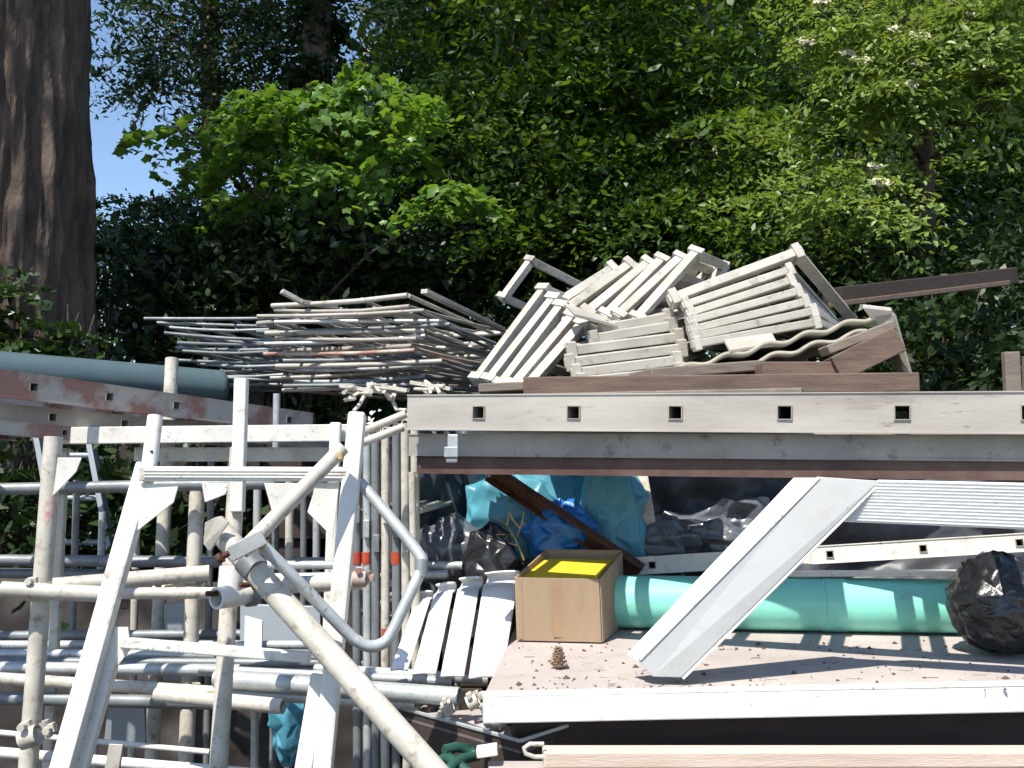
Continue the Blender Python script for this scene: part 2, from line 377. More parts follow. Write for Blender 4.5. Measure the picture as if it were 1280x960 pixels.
def tree(name, label, base, trunk_pts, trunk_rs, clumps, leafm, size, per, spread, droop, shape, seed, cat="tree", group=None, up=.75, limb_r=.05, rough=.06, twigs=160, tint=0.0, seg=14, vres=6, fiss=0.0):
    t = thing(name, label, cat, base, group)
    if trunk_pts:
        trunk_mesh(trunk_pts, trunk_rs, seg, rough, seed, vres, fiss).build("trunk", M["bark"], t)
    pos, nr, sc, ids = foliage(clumps, per, spread, droop, seed, up)
    leaves_mesh("crown", pos, nr, size, leafm, t, shape, seed, "stuff", tint, ids)
    bp = []
    if trunk_pts:
        for k in range(len(trunk_pts) - 1):
            for j in range(8): bp.append(Vector(trunk_pts[k]).lerp(Vector(trunk_pts[k+1]), j / 8))
    else: bp = [Vector(base)]
    cc = [c for c, _, _ in clumps]
    lm = limbs_mesh(bp, cc, limb_r, seed)
    rr = random.Random(seed + 5)
    idx = rr.sample(range(len(sc)), min(twigs, len(sc)))
    for i in idx:
        q = Vector(sc[i]); c = min(cc, key=lambda c: (Vector(c) - q).length)
        mid = Vector(c).lerp(q, .5) + Vector((rr.uniform(-.1, .1), rr.uniform(-.1, .1), rr.uniform(0, .15)))
        lm.path([c, mid, q], 0, 4, [limb_r * .3, limb_r * .2, limb_r * .08], False)
    lm.build("branches", M["twig"], t)["kind"] = "stuff"
    return t

def cl(px, py, Y, rx, ry, rz, n): return (P(px, py, Y), (rx, ry, rz), n)
def gnd(px, Y): v = P(px, 480, Y); return Vector((v.x, Y, 0))

# the great trunk at the left edge, its crown high above the frame
b = gnd(-16, 6.2); tp = [b, b + Vector((0.02, 0, 1.2)), b + Vector((.04, 0, 3)), b + Vector((0, 0, 7)), b + Vector((-.1, .1, 15))]
crownA = [((b.x + dx, b.y + dy, z), (1.9, 1.7, 1.0), 60) for dx, dy, z in ((-2.5, .5, 9.2), (1.8, .2, 8.6), (3.6, .8, 9.4), (.5, 1.8, 10.5), (2.4, 2.2, 11), (-1, -.4, 11.5), (1.2, .5, 13), (-2.1, -2.8, 9.2), (-1.5, -2.2, 10.6), (-3.4, -2.4, 9.8))]  # final clumps reach forward above the view, placed to shade the trunk
tA = tree("great_tree", "massive brown trunk with furrowed bark at the left edge", b, tp, [.72, .56, .50, .46, .2], crownA, M["l_conifer"], .14, 40, .7, .5, "spray", 11, seg=180, rough=.06, limb_r=.09, vres=60, fiss=.055)

# tall dark trees behind
def bg_tree(name, label, px, Y, h, clumps, leafm, size, seed, per=46, spread=.8, shape="oval", tint=0.0, r=.2, droop=.35, cat="tree"):
    b = gnd(px, Y)
    top = b + Vector((rnd.uniform(-.4, .4), .2, h))
    tp = [b, b + Vector((.05, 0, h * .3)), b + Vector((-.1, .1, h * .6)), top]
    return tree(name, label, b, tp, [r * 1.25, r, r * .75, r * .25], clumps, leafm, size, per, spread, droop, shape, seed, cat, tint=tint, limb_r=r * .22)

bg_tree("conifer_tree", "dark drooping conifer with blue sky showing through, right of the great trunk", 255, 10.5, 13,
    [cl(285, 20, 10.3, .6, .9, .5, 36), cl(340, 130, 10.2, .5, .8, .3, 26), cl(235, 60, 10.2, .4, .8, .25, 12), cl(175, 15, 10.3, .35, .6, .12, 7), cl(190, 105, 10.2, .5, .7, .2, 9), cl(345, 75, 10.2, .55, .9, .5, 32), cl(320, -30, 10.5, .8, 1, .4, 30), cl(190, -20, 10.5, .5, .9, .25, 9), cl(180, 45, 10.4, .35, .6, .15, 6),
     cl(180, 300, 10.2, .8, .9, .32, 50), cl(280, 280, 10.4, .8, .9, .4, 50), cl(210, 380, 10, 1.0, .9, .6, 70), cl(370, 330, 10.4, .9, .9, .8, 70), cl(160, 262, 10.2, .45, .7, .12, 8), cl(330, 430, 10, 1.3, .8, .6, 70), cl(205, 150, 10.2, .3, .6, .1, 3), cl(320, 200, 10.4, .5, .7, .3, 20),
     cl(290, -190, 10.6, 1.2, 1.5, .6, 40), ((-6, 7.2, 9.2), (1.3, 1.2, .7), 26), ((-4.2, 6.8, 9.4), (1.3, 1.2, .7), 26)],  # final clumps overhang out of view, added to shade the growth behind
    M["l_conifer"], .085, 21, 90, .5, "spray", droop=.55, r=.11)
ivyb = gnd(388, 9.2)
tree("ivy_clad_tree", "slender dark trunk wrapped in ivy between two patches of sky", ivyb, [ivyb, ivyb + Vector((0, 0, 3)), ivyb + Vector((.02, 0, 7)), ivyb + Vector((.1, .1, 11))], [.17, .15, .13, .06],
    [(ivyb + Vector((0, 0, z)), (.2, .2, .45), 60) for z in (2.2, 2.9, 3.6, 4.3, 5.0, 5.7, 6.4)], M["l_ivy"], .09, 26, .18, .4, "oval", 31, limb_r=.02, twigs=20)
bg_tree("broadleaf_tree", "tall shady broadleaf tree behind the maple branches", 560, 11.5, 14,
    [cl(560, 100, 11.3, .9, 1, .8, 70), cl(600, 40, 11.2, 1.2, 1, .9, 90), cl(560, 190, 11, 1.3, 1, .9, 95), cl(690, 150, 11.4, 1.2, 1, .9, 90), cl(480, 250, 11.6, 1.1, 1, .8, 80), cl(650, 270, 11.4, 1.3, 1, .8, 90), cl(570, -60, 11.5, 1.2, 1.2, .6, 70), cl(700, -20, 11.6, 1.2, 1.2, .8, 80), cl(440, 330, 11.3, 1, 1, .7, 70), cl(520, 150, 11.5, .6, 1, .4, 40), ((-2.6, 6.7, 9), (1.3, 1.2, .7), 26), ((-3.4, 8.9, 10.2), (1.3, 1.2, .7), 26), ((-.8, 6.9, 9.2), (1.3, 1.2, .7), 26), ((-1.4, 9, 10.2), (1.3, 1.2, .7), 26)],  # final clumps are unseen canopy, added for shade on the trees behind
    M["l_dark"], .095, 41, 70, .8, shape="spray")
bg_tree("broadleaf_tree", "tall dense broadleaf tree rising above the heap of white frames", 840, 12, 15,
    [cl(780, 60, 11.8, 1.3, 1, .9, 95), cl(880, 120, 11.6, 1.3, 1, .9, 95), cl(800, 200, 11.4, 1.3, 1, .9, 95), cl(930, 30, 11.8, 1.3, 1, .9, 95), cl(960, 220, 11.6, 1.3, 1, .9, 95), cl(860, 290, 11.3, 1.3, 1, .8, 95), cl(740, 320, 11.4, 1.2, 1, .8, 80), cl(820, -70, 12, 1.6, 1.2, .8, 80), cl(960, -60, 12, 1.4, 1.2, .8, 70), ((.9, 6.7, 9), (1.3, 1.2, .7), 26), ((.6, 9, 10.2), (1.3, 1.2, .7), 26), ((2.6, 6.9, 9.2), (1.3, 1.2, .7), 26), ((2.5, 9, 10.2), (1.3, 1.2, .7), 26)],  # the forward upper clumps lie above the view, added to cast shade
    M["l_dark"], .095, 42, 70, .8, tint=.05, shape="spray")
bg_tree("broadleaf_tree", "tall dark broadleaf tree at the right behind the flowering elder", 1160, 11, 14,
    [cl(1080, 80, 10.8, 1.3, 1, .9, 95), cl(1190, 150, 10.8, 1.3, 1, .9, 95), cl(1280, 60, 10.8, 1.2, 1, .9, 90), cl(1100, 240, 10.6, 1.2, 1, .8, 90), cl(1230, 280, 10.6, 1.3, 1, .8, 95), cl(1330, 200, 10.6, 1.2, 1, .9, 80), cl(1040, 330, 10.8, 1.1, 1, .7, 70), cl(1170, -50, 11, 1.7, 1.2, .8, 80), cl(1320, 380, 10.4, 1.2, 1, .8, 70), cl(1400, 20, 10.8, 1.2, 1.2, .9, 70), ((4.4, 7.0, 9), (1.3, 1.2, .7), 26), ((4.4, 9, 10.2), (1.3, 1.2, .7), 26)],  # last clumps: out-of-view canopy put in to darken the foliage behind
    M["l_dark"], .09, 43, 70, .8, shape="spray")
# the wood far behind, one dark mass
rs_ = np.random.RandomState(5); n_ = 26000
wx_ = rs_.uniform(-4.5, 12.5, n_); wy_ = rs_.uniform(14.5, 17.5, n_); top_ = np.where(wx_ < -2.4, 5.3, 12.0) + rs_.normal(size=n_) * .35
wz_ = rs_.rand(n_) * top_
wo = leaves_mesh("distant_wood", np.stack([wx_, wy_, wz_], 1), rs_.normal(size=(n_, 3)) * .7 + np.array([0, -.5, .6]), .42, M["l_shade"], None, "spray", 5, "stuff", 0.0)
tag(wo, "dark mass of distant woodland seen through the nearer trees", "woodland")
# understorey
bg_tree("broadleaf_tree", "slim green tree with a straight dark trunk above the middle of the heap", 694, 8.6, 10,
    [cl(640, 60, 8.4, .9, .7, .55, 60), cl(760, 40, 8.5, .9, .7, .55, 60), cl(700, 130, 8.2, .8, .6, .4, 45), cl(800, 120, 8.4, .8, .6, .45, 45), cl(590, 150, 8.5, .6, .6, .4, 30), cl(640, 200, 8.1, .6, .5, .3, 26), cl(760, 215, 8.2, .7, .5, .35, 34), cl(690, -60, 8.6, 1.4, 1, .5, 60), cl(720, 290, 8, .6, .5, .3, 24)],
    M["l_mid"], .085, 44, 48, .6, r=.11, tint=.0)
bg_tree("broadleaf_tree", "leafy green tree left of the flowering elder", 905, 8.3, 9,
    [cl(850, 60, 8.2, .7, .6, .5, 45), cl(940, 100, 8.1, .7, .6, .5, 45), cl(880, 180, 7.9, .7, .6, .4, 45), cl(960, 230, 7.8, .7, .6, .4, 40), cl(850, 270, 7.8, .7, .5, .35, 40), cl(930, 310, 7.7, .8, .5, .3, 40), cl(900, -40, 8.4, 1.2, .8, .5, 50), cl(1020, 300, 7.6, .6, .5, .3, 30)],
    M["l_mid"], .07, 45, 52, .5, r=.09)
mb0 = gnd(300, 7.6)
tree("maple_tree", "bright green maple branches hanging in sunlight above the left stack", mb0, [mb0, mb0 + Vector((.1, 0, 2)), mb0 + Vector((.12, -.1, 3.0)), mb0 + Vector((.15, -.1, 3.9))], [.11, .09, .06, .02],
    [cl(455, 112, 6.6, .34, .3, .07, 11), cl(400, 135, 6.6, .3, .3, .07, 9), cl(490, 152, 6.5, .24, .25, .06, 8), cl(330, 118, 6.7, .26, .3, .06, 6), cl(290, 150, 6.7, .3, .3, .08, 7), cl(350, 165, 6.6, .28, .3, .07, 8), cl(430, 178, 6.6, .3, .26, .07, 9), cl(500, 190, 6.5, .14, .2, .05, 4), cl(240, 172, 6.8, .22, .3, .07, 5), cl(300, 205, 6.7, .3, .3, .08, 6), cl(390, 215, 6.6, .3, .26, .08, 7), cl(455, 228, 6.6, .2, .2, .06, 4), cl(330, 250, 6.7, .26, .3, .08, 4), cl(562, 240, 6.3, .15, .14, .035, 6), cl(548, 260, 6.3, .1, .12, .03, 3), cl(225, 215, 6.8, .16, .2, .06, 3)],
    M["l_maple"], .078, 38, .27, .4, "maple", 51, limb_r=.025, up=1.0, twigs=60, tint=.1)
eb = gnd(1170, 7)
el = tree("elder_tree", "pale green elder with flat cream flower heads at the upper right", eb, [eb, eb + Vector((.1, 0, 1.5)), eb + Vector((-.05, 0, 3)), eb + Vector((0, 0, 4.6))], [.1, .09, .07, .03],
    [cl(1060, 40, 6.6, .42, .4, .25, 40), cl(1140, 60, 6.4, .5, .4, .28, 52), cl(1220, 50, 6.5, .5, .4, .28, 50), cl(1060, 110, 6.5, .3, .35, .15, 20), cl(1130, 120, 6.3, .4, .35, .14, 28), cl(1250, 110, 6.4, .4, .35, .16, 20), cl(1150, -20, 6.6, .9, .5, .2, 50), cl(1100, 215, 6.4, .4, .35, .14, 14), cl(1010, 250, 6.6, .4, .35, .16, 16), cl(1080, 265, 6.3, .4, .35, .14, 18), cl(1270, 20, 6.5, .5, .4, .3, 40), cl(1010, 170, 6.8, .35, .3, .14, 12)],
    M["l_elder"], .06, 46, .28, .45, "leaf", 61, limb_r=.025, up=1.0, twigs=130, tint=.1)
# flower heads (flat umbels) are parts of the elder
for px, py, Y, r in ((1005, 55, 6.25, .06), (1075, 78, 6.1, .07), (1145, 48, 6.0, .07), (1115, 40, 6.05, .05), (1140, 82, 6.0, .05), (1128, 108, 5.95, .075), (1056, 70, 6.15, .05), (1250, 50, 6.1, .06), (1232, 82, 6.1, .055), (1185, 5, 6.1, .07), (1025, 5, 6.2, .06), (1100, 230, 6.0, .06), (1210, 20, 6.1, .05), (1090, 210, 6.1, .04)):
    Y += .22; f = MB(); c = P(px, py, Y); rr = random.Random(int(px))
    for k in range(80):
        a, q = rr.uniform(0, 6.28), r * math.sqrt(rr.random())
        p = c + Vector((math.cos(a) * q, math.sin(a) * q * .55 - .05, math.sin(a) * q * .55 + rr.uniform(-.008, .008)))
        nx, ny = Vector((1, 0, rr.uniform(-.3, .3))) * .011, Vector((0, .55, .8 + rr.uniform(-.3, .3))) * .011
        f.add([p + nx * math.cos(t) + ny * math.sin(t) for t in (0, 1.26, 2.51, 3.77, 5.03)], [(0, 1, 2, 3, 4)])
        if k % 5 == 0: f.path([c - Vector((0, -.03, .06)), p], .0012, 3, None, False)
    f.build("flower_head", M["flower"], el)

def bush(name, label, clumps, leafm, size, seed, per=40, spread=.4, shape="oval", tint=0.0, twigs=60):
    c0 = clumps[0][0]; b = Vector((c0[0], c0[1], 0))
    t = thing(name, label, "bush", b)
    pos, nr, sc, ids = foliage(clumps, per, spread, .3, seed, .6)
    keep = pos[:, 2] > .02
    leaves_mesh("foliage", pos[keep], nr[keep], size, leafm, t, shape, seed, "stuff", tint, ids[keep])
    mb = MB(); rr = random.Random(seed)
    for c, rad, n in clumps:
        for k in range(5):
            q = Vector(c) + Vector((rr.uniform(-1, 1) * rad[0], rr.uniform(-1, 1) * rad[1], rr.uniform(-.3, 1) * rad[2])) * .8
            r0 = b + Vector((rr.uniform(-.2, .2), rr.uniform(-.2, .2), 0))
            mb.path([r0, r0.lerp(q, .5) + Vector((rr.uniform(-.2, .2), 0, .2)), q], 0, 5, [.02, .014, .005], False)
    mb.build("stems", M["twig"], t)
    return t
bush("shade_toned_shrub", "shade-darkened shrub beside the foot of the great trunk", [cl(150, 400, 8.2, .6, .5, .5, 60), cl(230, 430, 8.2, .7, .5, .5, 60), cl(130, 330, 7.4, .35, .4, .3, 26), cl(180, 520, 7, 1, .5, .7, 70), cl(60, 520, 6.8, .6, .4, .6, 40)], M["l_shade"], .075, 71, tint=.05)  # shrubs and bushes here use the darkened leaf in place of cast shade
bush("shade_toned_shrub", "dense shrub behind the stack of long metal frames", [cl(330, 400, 8.6, .8, .6, .6, 80), cl(450, 350, 8.8, .8, .6, .6, 80), cl(420, 460, 8.4, 1, .6, .6, 80), cl(300, 310, 7.8, .5, .5, .4, 34), cl(310, 318, 7.0, .55, .25, .28, 60), cl(420, 300, 7.0, .5, .25, .3, 60), cl(250, 350, 7.0, .4, .25, .3, 40), cl(490, 330, 7.1, .4, .25, .3, 40)], M["l_shade"], .085, 72, tint=.0)
bush("shade_toned_shrub", "dark shrub filling the gap behind the leaning white frames", [cl(560, 330, 8.8, .9, .6, .7, 90), cl(680, 330, 8.8, .9, .6, .5, 80), cl(600, 440, 8.4, 1.2, .6, .6, 90), cl(760, 350, 8.6, .8, .6, .5, 70)], M["l_shade"], .085, 73)
bush("bramble_bush", "shady bramble bush behind the long dark rafter", [cl(900, 340, 8.2, .9, .6, .4, 80), cl(1020, 360, 7.6, .8, .5, .4, 70), cl(1100, 330, 7.8, .8, .5, .35, 60), cl(1000, 440, 6.6, 1.1, .6, .6, 80)], M["l_shade"], .075, 74, tint=.15)
bush("bramble_bush", "dark leafy bush at the right beside the curled ridge piece", [cl(1180, 430, 5.6, .4, .4, .45, 50), cl(1260, 400, 6, .6, .5, .5, 70), cl(1220, 330, 6.6, .6, .5, .4, 50), cl(1180, 520, 5.4, .6, .5, .6, 50), cl(1330, 300, 6.4, .5, .5, .6, 50), cl(1250, 470, 5.2, .3, .3, .2, 26)], M["l_shade"], .07, 75)
bush("ivy_bush", "dark ivy growing behind the scaffold poles at lower left", [cl(40, 610, 5, .5, .4, .5, 60), cl(170, 620, 4.9, .5, .4, .4, 60), cl(250, 640, 5, .5, .4, .4, 60), cl(100, 760, 5.1, .9, .4, .5, 70), cl(330, 700, 5.2, .7, .4, .6, 60)], M["l_shade"], .075, 76)
bush("ivy_bush", "ivy climbing the great trunk at the left edge", [cl(12, 400, 5.55, .18, .12, .3, 26), cl(95, 420, 5.7, .12, .12, .25, 14), cl(30, 470, 5.5, .3, .12, .2, 20)], M["l_ivy"], .07, 77, 26, .16)


# ---------------------------------------------------------------- ladders
def ladder(name, label, p0, d, perp, n, pitch, width, h, t, mstile, mrung, first=.12, hole=.026, group=None, dist=None, nrm=None, tail=None, pierce=True):
    """p0: near stile's start (centre of its outer face); d along; perp from the near stile to the far one; nrm: up direction of the stile"""
    d, perp = Vector(d).normalized(), Vector(perp).normalized(); up = d.cross(perp).normalized()
    if up.z < 0: up = -up
    L = first + pitch * (n - 1) + (first if tail is None else tail); p0 = Vector(p0)
    T = thing(name, label, "ladder", p0 - up * h / 2, group)
    xs = [first + pitch * i for i in range(n)]
    for side in (0, 1):
        mb = MB(); o = p0 + perp * (width if side else 0); s = -1 if side else 1
        def seg(a, b, z0, z1, y0, y1):
            q = [o + d * a_ + perp * (s * y_) + up * z_ for a_ in (a, b) for y_ in (y0, y1) for z_ in (z0, z1)]
            mb.add(q, [(0, 1, 3, 2), (4, 6, 7, 5), (0, 4, 5, 1), (2, 3, 7, 6), (0, 2, 6, 4), (1, 5, 7, 3)])
        hh = hole / 2
        if pierce: seg(0, L, hh, h/2 - t, 0, t); seg(0, L, -h/2 + t, -hh, 0, t)
        else: seg(0, L, -h/2 + t, h/2 - t, 0, t)
        seg(0, L, h/2 - t, h/2, -.003, .024); seg(0, L, -h/2, -h/2 + t, -.003, .024)
        e = 0
        if pierce:
            for x in xs: seg(e, x - hh, -hh, hh, 0, t); e = x + hh
            seg(e, L, -hh, hh, 0, t)
        mb.build("stile", mstile, T)
    for x in xs:
        mb = MB(); ov = .004 if pierce else -t - .001; a = p0 + d * x - perp * ov; b_ = p0 + d * x + perp * (width + ov)
        hh, w = hole / 2 + .001, .0025
        for k in range(4):
            sx, sz = ((1, 0), (0, 1), (-1, 0), (0, -1))[k]
            c = d * (sx * (hh - w / 2)) + up * (sz * (hh - w / 2))
            mb.beam(a + c, b_ + c, w if sx else 2 * hh, w if sz else 2 * hh, up)
        mb.build("rung", mrung, T)
    return T

RD = Vector((.937, -.35, 0)); RP = Vector((.35, .937, 0))
hole0 = P(598, 514, 2.53)
start = hole0 - RD * (.25 * 0 + .20)
rd1 = (P(1150, 514, 2.18) - P(598, 514, 2.53)).normalized()
ladder("ladder", "weathered aluminium ladder on top of the stack under the heap of white frames", start, rd1, RP, 10, .25, .40, .092, .003, M["ladderalu"], M["aludark"], first=.20, hole=.032)
s2 = P(511, 556, 2.65) + RP * .0
rd2 = (P(1280, 560, 2.15) - P(511, 556, 2.65)).normalized()
ladder("ladder", "dull grey ladder in the middle of the right hand ladder stack", s2, rd2, RP, 10, .25, .39, .058, .003, M["aludark"], M["aludark"], first=.17, hole=.026, pierce=False)
s3 = P(521, 581, 2.655) + RP * .0
rd3 = (P(1280, 587, 2.155) - P(521, 581, 2.655)).normalized()
ladder("ladder", "brown stained ladder at the bottom of the right hand stack", s3, rd3, RP, 10, .25, .38, .046, .003, M["brownalu"], M["brownalu"], first=.14, hole=.022, pierce=False)
# hook clipped on the middle ladder
hk = MB(); a = P(566, 543, 2.51); hk.beam(a, a + Vector((0, 0, -.05)), .026, .004, up=(0, 1, 0)); c = P(564, 565, 2.49)
hk.beam(c + Vector((-.017, 0, 0)), c + Vector((.017, 0, 0)), .02, .026); hk.tube(c + Vector((-.012, .0, -.02)), c + Vector((.015, 0, -.02)), .006)
tag(hk.build("ladder_hook", M["galv"], None, .002), "small bright hook clipped over the grey ladder near its left end", "hook")

LP = Vector((-.81, .59, 0))
def lad_left(px0, py0, Y0, px1, py1, Y1):
    d = P(px1, py1, Y1) - P(px0, py0, Y0); return P(px0, py0, Y0), d.normalized()
p, d = lad_left(42, 484, 3.0, 360, 525, 3.8)
ladder("ladder", "worn red ladder lying on top at the far left below the grey pipe", p - d * .75, d, LP, 7, .25, .36, .080, .003, M["redalu"], M["aludark"], first=.25, hole=.026, tail=.12)
p, d = lad_left(5, 515, 2.97, 330, 545, 3.76)
ladder("ladder", "dark weathered ladder sandwiched under the worn red ladder", p - d * .78 + LP * .035, d, LP, 8, .25, .36, .056, .003, M["aludark"], M["aludark"], first=.2, hole=.026)
p, d = lad_left(0, 534, 2.95, 330, 563, 3.74)
ladder("ladder", "pale pinkish ladder at the bottom of the left ladder stack", p - d * .75, d, LP, 4, .25, .34, .042, .003, M["redalu"], M["aludark"], first=.2, hole=.02, tail=.02)

# ladder leaning behind the scaffold, and the white ladder on the green pipe
T = thing("ladder", "slim grey ladder leaning in the shade behind the scaffold poles", "ladder", P(150, 880, 4.3))
for x0, x1 in ((48, 108), (112, 176)):
    MB().channel(P(x0, 545, 4.55), P(x1, 880, 4.2), .025, .055, .004, up=(0, -1, 0)).build("stile", M["panel"], T, .002)
for k in range(6):
    t_ = .08 + k * .17
    MB().tube(P(48, 545, 4.55).lerp(P(108, 880, 4.2), t_), P(112, 545, 4.55).lerp(P(176, 880, 4.2), t_), .014).build("rung", M["panel"], T)
wl0, wl1 = P(788, 708, 3.02), P(1310, 676, 2.80); wd = (wl1 - wl0).normalized()
ladder("ladder", "white ladder lying on the green pipe behind the slanting strut", wl0, wd, Vector((.25, .93, -.1)), 7, .255, .36, .052, .003, M["white"], M["aludark"], first=.065, hole=.02)
MB().beam(P(985, 717, 2.86), P(1212, 716, 2.78), .05, .012).beam(P(1196, 716, 2.78), P(1232, 690, 2.74), .06, .012).build("bent_strip", M["white"], None, .001)
tag(bpy.data.objects["bent_strip"], "thin white strip bent upward beside the black wrapped bundle", "metal strip")

# ---------------------------------------------------------------- deck on the right, strut, plank
Z0 = 1.053
def Yd(py): return (EYE - Z0) * F_PX / (py - 567.4)
DL, DR = Vector((P(604, 862, 2.1).x, 2.10, Z0)), Vector((1.75, 2.235, Z0))
T = thing("loading_deck", "dusty pale deck slab carrying the cardboard box and green pipe", "deck", DL - Vector((0, 0, .03)))
m_ = MB(); bk = Vector((0, .95, 0))
m_.plate([DL, DR, DR + bk, DL + bk + Vector((.08, 0, 0))], .03, (0, 0, 1)); m_.build("slab", M["deck"], T, .003)
MB().beam(DL + Vector((-.0, -.014, -.0235)), DR + Vector((0, -.014, -.022)), .026, .053).build("front_rail", M["whiteplain"], T, .003)
MB().beam(DL + Vector((-.002, -.006, .0045)), DR + Vector((0, -.006, .0085)), .04, .004).build("edge_strip", M["white"], T, .001)
T2 = thing("timber_crib", "dark timber baulks stacked beneath the pale deck", "timber stack", (1.0, 2.5, 0))
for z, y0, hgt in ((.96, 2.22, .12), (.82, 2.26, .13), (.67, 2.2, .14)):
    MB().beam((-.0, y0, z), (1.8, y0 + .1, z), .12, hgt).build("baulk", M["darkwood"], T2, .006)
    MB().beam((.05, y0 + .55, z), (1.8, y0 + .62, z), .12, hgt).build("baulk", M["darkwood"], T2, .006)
for x in (.25, .9, 1.6):
    MB().beam((x, 2.15, .3), (x, 3.0, .3), .2, .6).build("block", M["brownwood"], T2, .01)
pl = MB().beam(P(678, 946, 2.02), P(1330, 945, 2.06), .05, .032).jitter(.002, 2)
tag(pl.build("timber_plank", M["timber"], None, .004), "pale timber plank along the bottom right below the dark gap", "plank")
bp_ = MB().beam(P(610, 976, 2.0), P(1330, 977, 2.03), .16, .03)
tag(bp_.build("timber_board", M["deck"], None, .004), "wide dusty board at the bottom edge below the pale plank", "board")
hd = MB(); c = P(655, 938, 1.98)
hd.path([P(680, 930, 2.0), P(662, 930, 2.0), P(655, 935, 2.0), P(657, 942, 2.0), P(668, 946, 2.0), P(682, 946, 2.0)], .0045, 8)
tag(hd.build("plank_handle", M["cream"]), "small bent metal loop at the left end of the pale plank", "handle")

# slanting aluminium strut and the ribbed plank that hangs from the ladder stack
T = thing("slanting_strut", "wide pale aluminium strut slanting from the deck up to the ladders", "strut", P(842, 848, 2.2))
a0, a1 = P(842, 852, 2.19), P(1064, 597, 2.235)
ax = (a1 - a0).normalized(); fn = Vector((-.22, -.97, 0)).normalized(); sd_ = ax.cross(fn).normalized()
def strut_pt(p, s_, o): return p + sd_ * s_ + fn * o
w_ = .060
sg = 1 if sd_.x < 0 else -1
# front web, cut level at its foot and head
ft = [P(797, 826, 2.20), P(816, 846, 2.19), P(852, 847, 2.185), P(1100, 601, 2.20), P(1022, 596, 2.23)]
MB().plate(ft, .012, fn).build("web", M["silver"], T, .0015)
lip = MB(); lip.beam(P(799, 824, 2.212), P(1022, 598, 2.242), .034, .007, up=sd_ * sg); lip.build("lip", M["white"], T, .0015)
lip = MB(); lip.beam(P(853, 848, 2.20), P(1101, 602, 2.215), .03, .006, up=sd_ * sg); lip.build("lip", M["white"], T, .0015)
MB().plate([P(783, 818, 2.245), P(799, 828, 2.212), P(1023, 597, 2.240), P(992, 597, 2.268)], .006, (-.62, -.6, .5)).build("bevelled_edge", M["white"], T, .001)
T = thing("scaffold_board", "white ribbed aluminium board hanging under the ladders at the right", "board", P(1180, 660, 2.15))
q = [P(1048, 652, 2.225), P(1330, 664, 2.09), P(1330, 605, 2.09), P(1098, 600, 2.2)]
MB().plate(q, .03, (-.3, -.95, 0)).build("panel", M["whiteplain"], T, .002)
for k in range(13):
    t_ = .06 + k * .075
    a_, b_ = q[0].lerp(q[3], t_), q[1].lerp(q[2], t_); o = Vector((-.3, -.95, 0)).normalized() * .0015
    a_ = a_.lerp(b_, .004)
    MB().beam(a_ + o, b_ + o, .003, .0022, up=(0, 0, 1)).build("rib", M["whiteplain"], T)

# cardboard box with yellow lining
bx0, bx1 = P(646, 797, 2.69), P(752, 797, 2.66)
bx0.z = bx1.z = Z0 + .004
wx = bx1 - bx0; dp = Vector((.09, .30, 0)); hgt = .165
T = thing("cardboard_box", "open cardboard box with bright yellow lining on the deck", "box", bx0)
U = Vector((0, 0, hgt)); lean = Vector((-.006, 0, 0))
def wall(a, b, top, nrm, name, mm="card"): MB().plate([a, b, b + top, a + top], .005, nrm).build(name, M[mm], T, .0008)
wall(bx0, bx1, U + lean, (0, -1, 0), "front_panel")
wall(bx0 + dp, bx1 + dp, U + lean + Vector((0, 0, .046)), (0, -1, 0), "back_panel")
def side(a, nrm):
    MB().plate([a + Vector((0, .006, 0)), a + dp, a + dp + U + lean + Vector((0, 0, .044)), a + Vector((0, .006, 0)) + U + lean], .005, nrm).build("side_panel", M["card"], T, .0008)
side(bx0, (-1, .3, 0)); side(bx1, (-1, .3, 0))
MB().beam(bx0.lerp(bx1, .5) + Vector((0, -.0015, .012)), bx0.lerp(bx1, .5) + Vector((-.003, -.0015, hgt - .012)), .03, .0008, up=(0, -1, 0)).build("tape", M["tape"], T)
MB().plate([bx0 + lean + Vector((.006, .008, hgt - .012)), bx1 + lean + Vector((-.008, .008, hgt - .012)), bx1 + dp * .9 + Vector((-.012, 0, hgt + .022)), bx0 + dp * .9 + Vector((.006, 0, hgt + .022))], .003, (0, 0, 1)).build("lining", M["yellow"], T)
MB().beam(bx1 + lean + Vector((-.007, .012, hgt - .002)), bx1 + lean + dp + Vector((-.009, -.012, hgt + .03)), .003, .02).build("lining_edge", M["yellow"], T)
MB().beam(bx0 + Vector((.012, -.003, .004)), bx0 + Vector((.010, -.003, hgt - .004)), .010, .0012, up=(0, -1, 0)).build("seam", M["card"], T)

# twig standing in front of the bags
tw = MB(); rr = random.Random(4)
for pts in ([(655, 700), (648, 682), (641, 668), (620, 668)], [(648, 682), (632, 678), (617, 672), (610, 680)], [(645, 673), (652, 655), (655, 640)], [(650, 660), (643, 652), (636, 640)], [(641, 668), (634, 657), (622, 648)], [(652, 655), (658, 654)], [(634, 657), (635, 644)], [(655, 705), (640, 700), (630, 696)]):
    tw.path([P(x, y, 2.98 + rr.uniform(-.04, .04)) for x, y in pts], .0025, 5, [.0032 - .0005 * k for k in range(len(pts))])
tag(tw.build("dry_twig", M["drytwig"]), "bare yellowish twig sticking up behind the cardboard box", "twig")

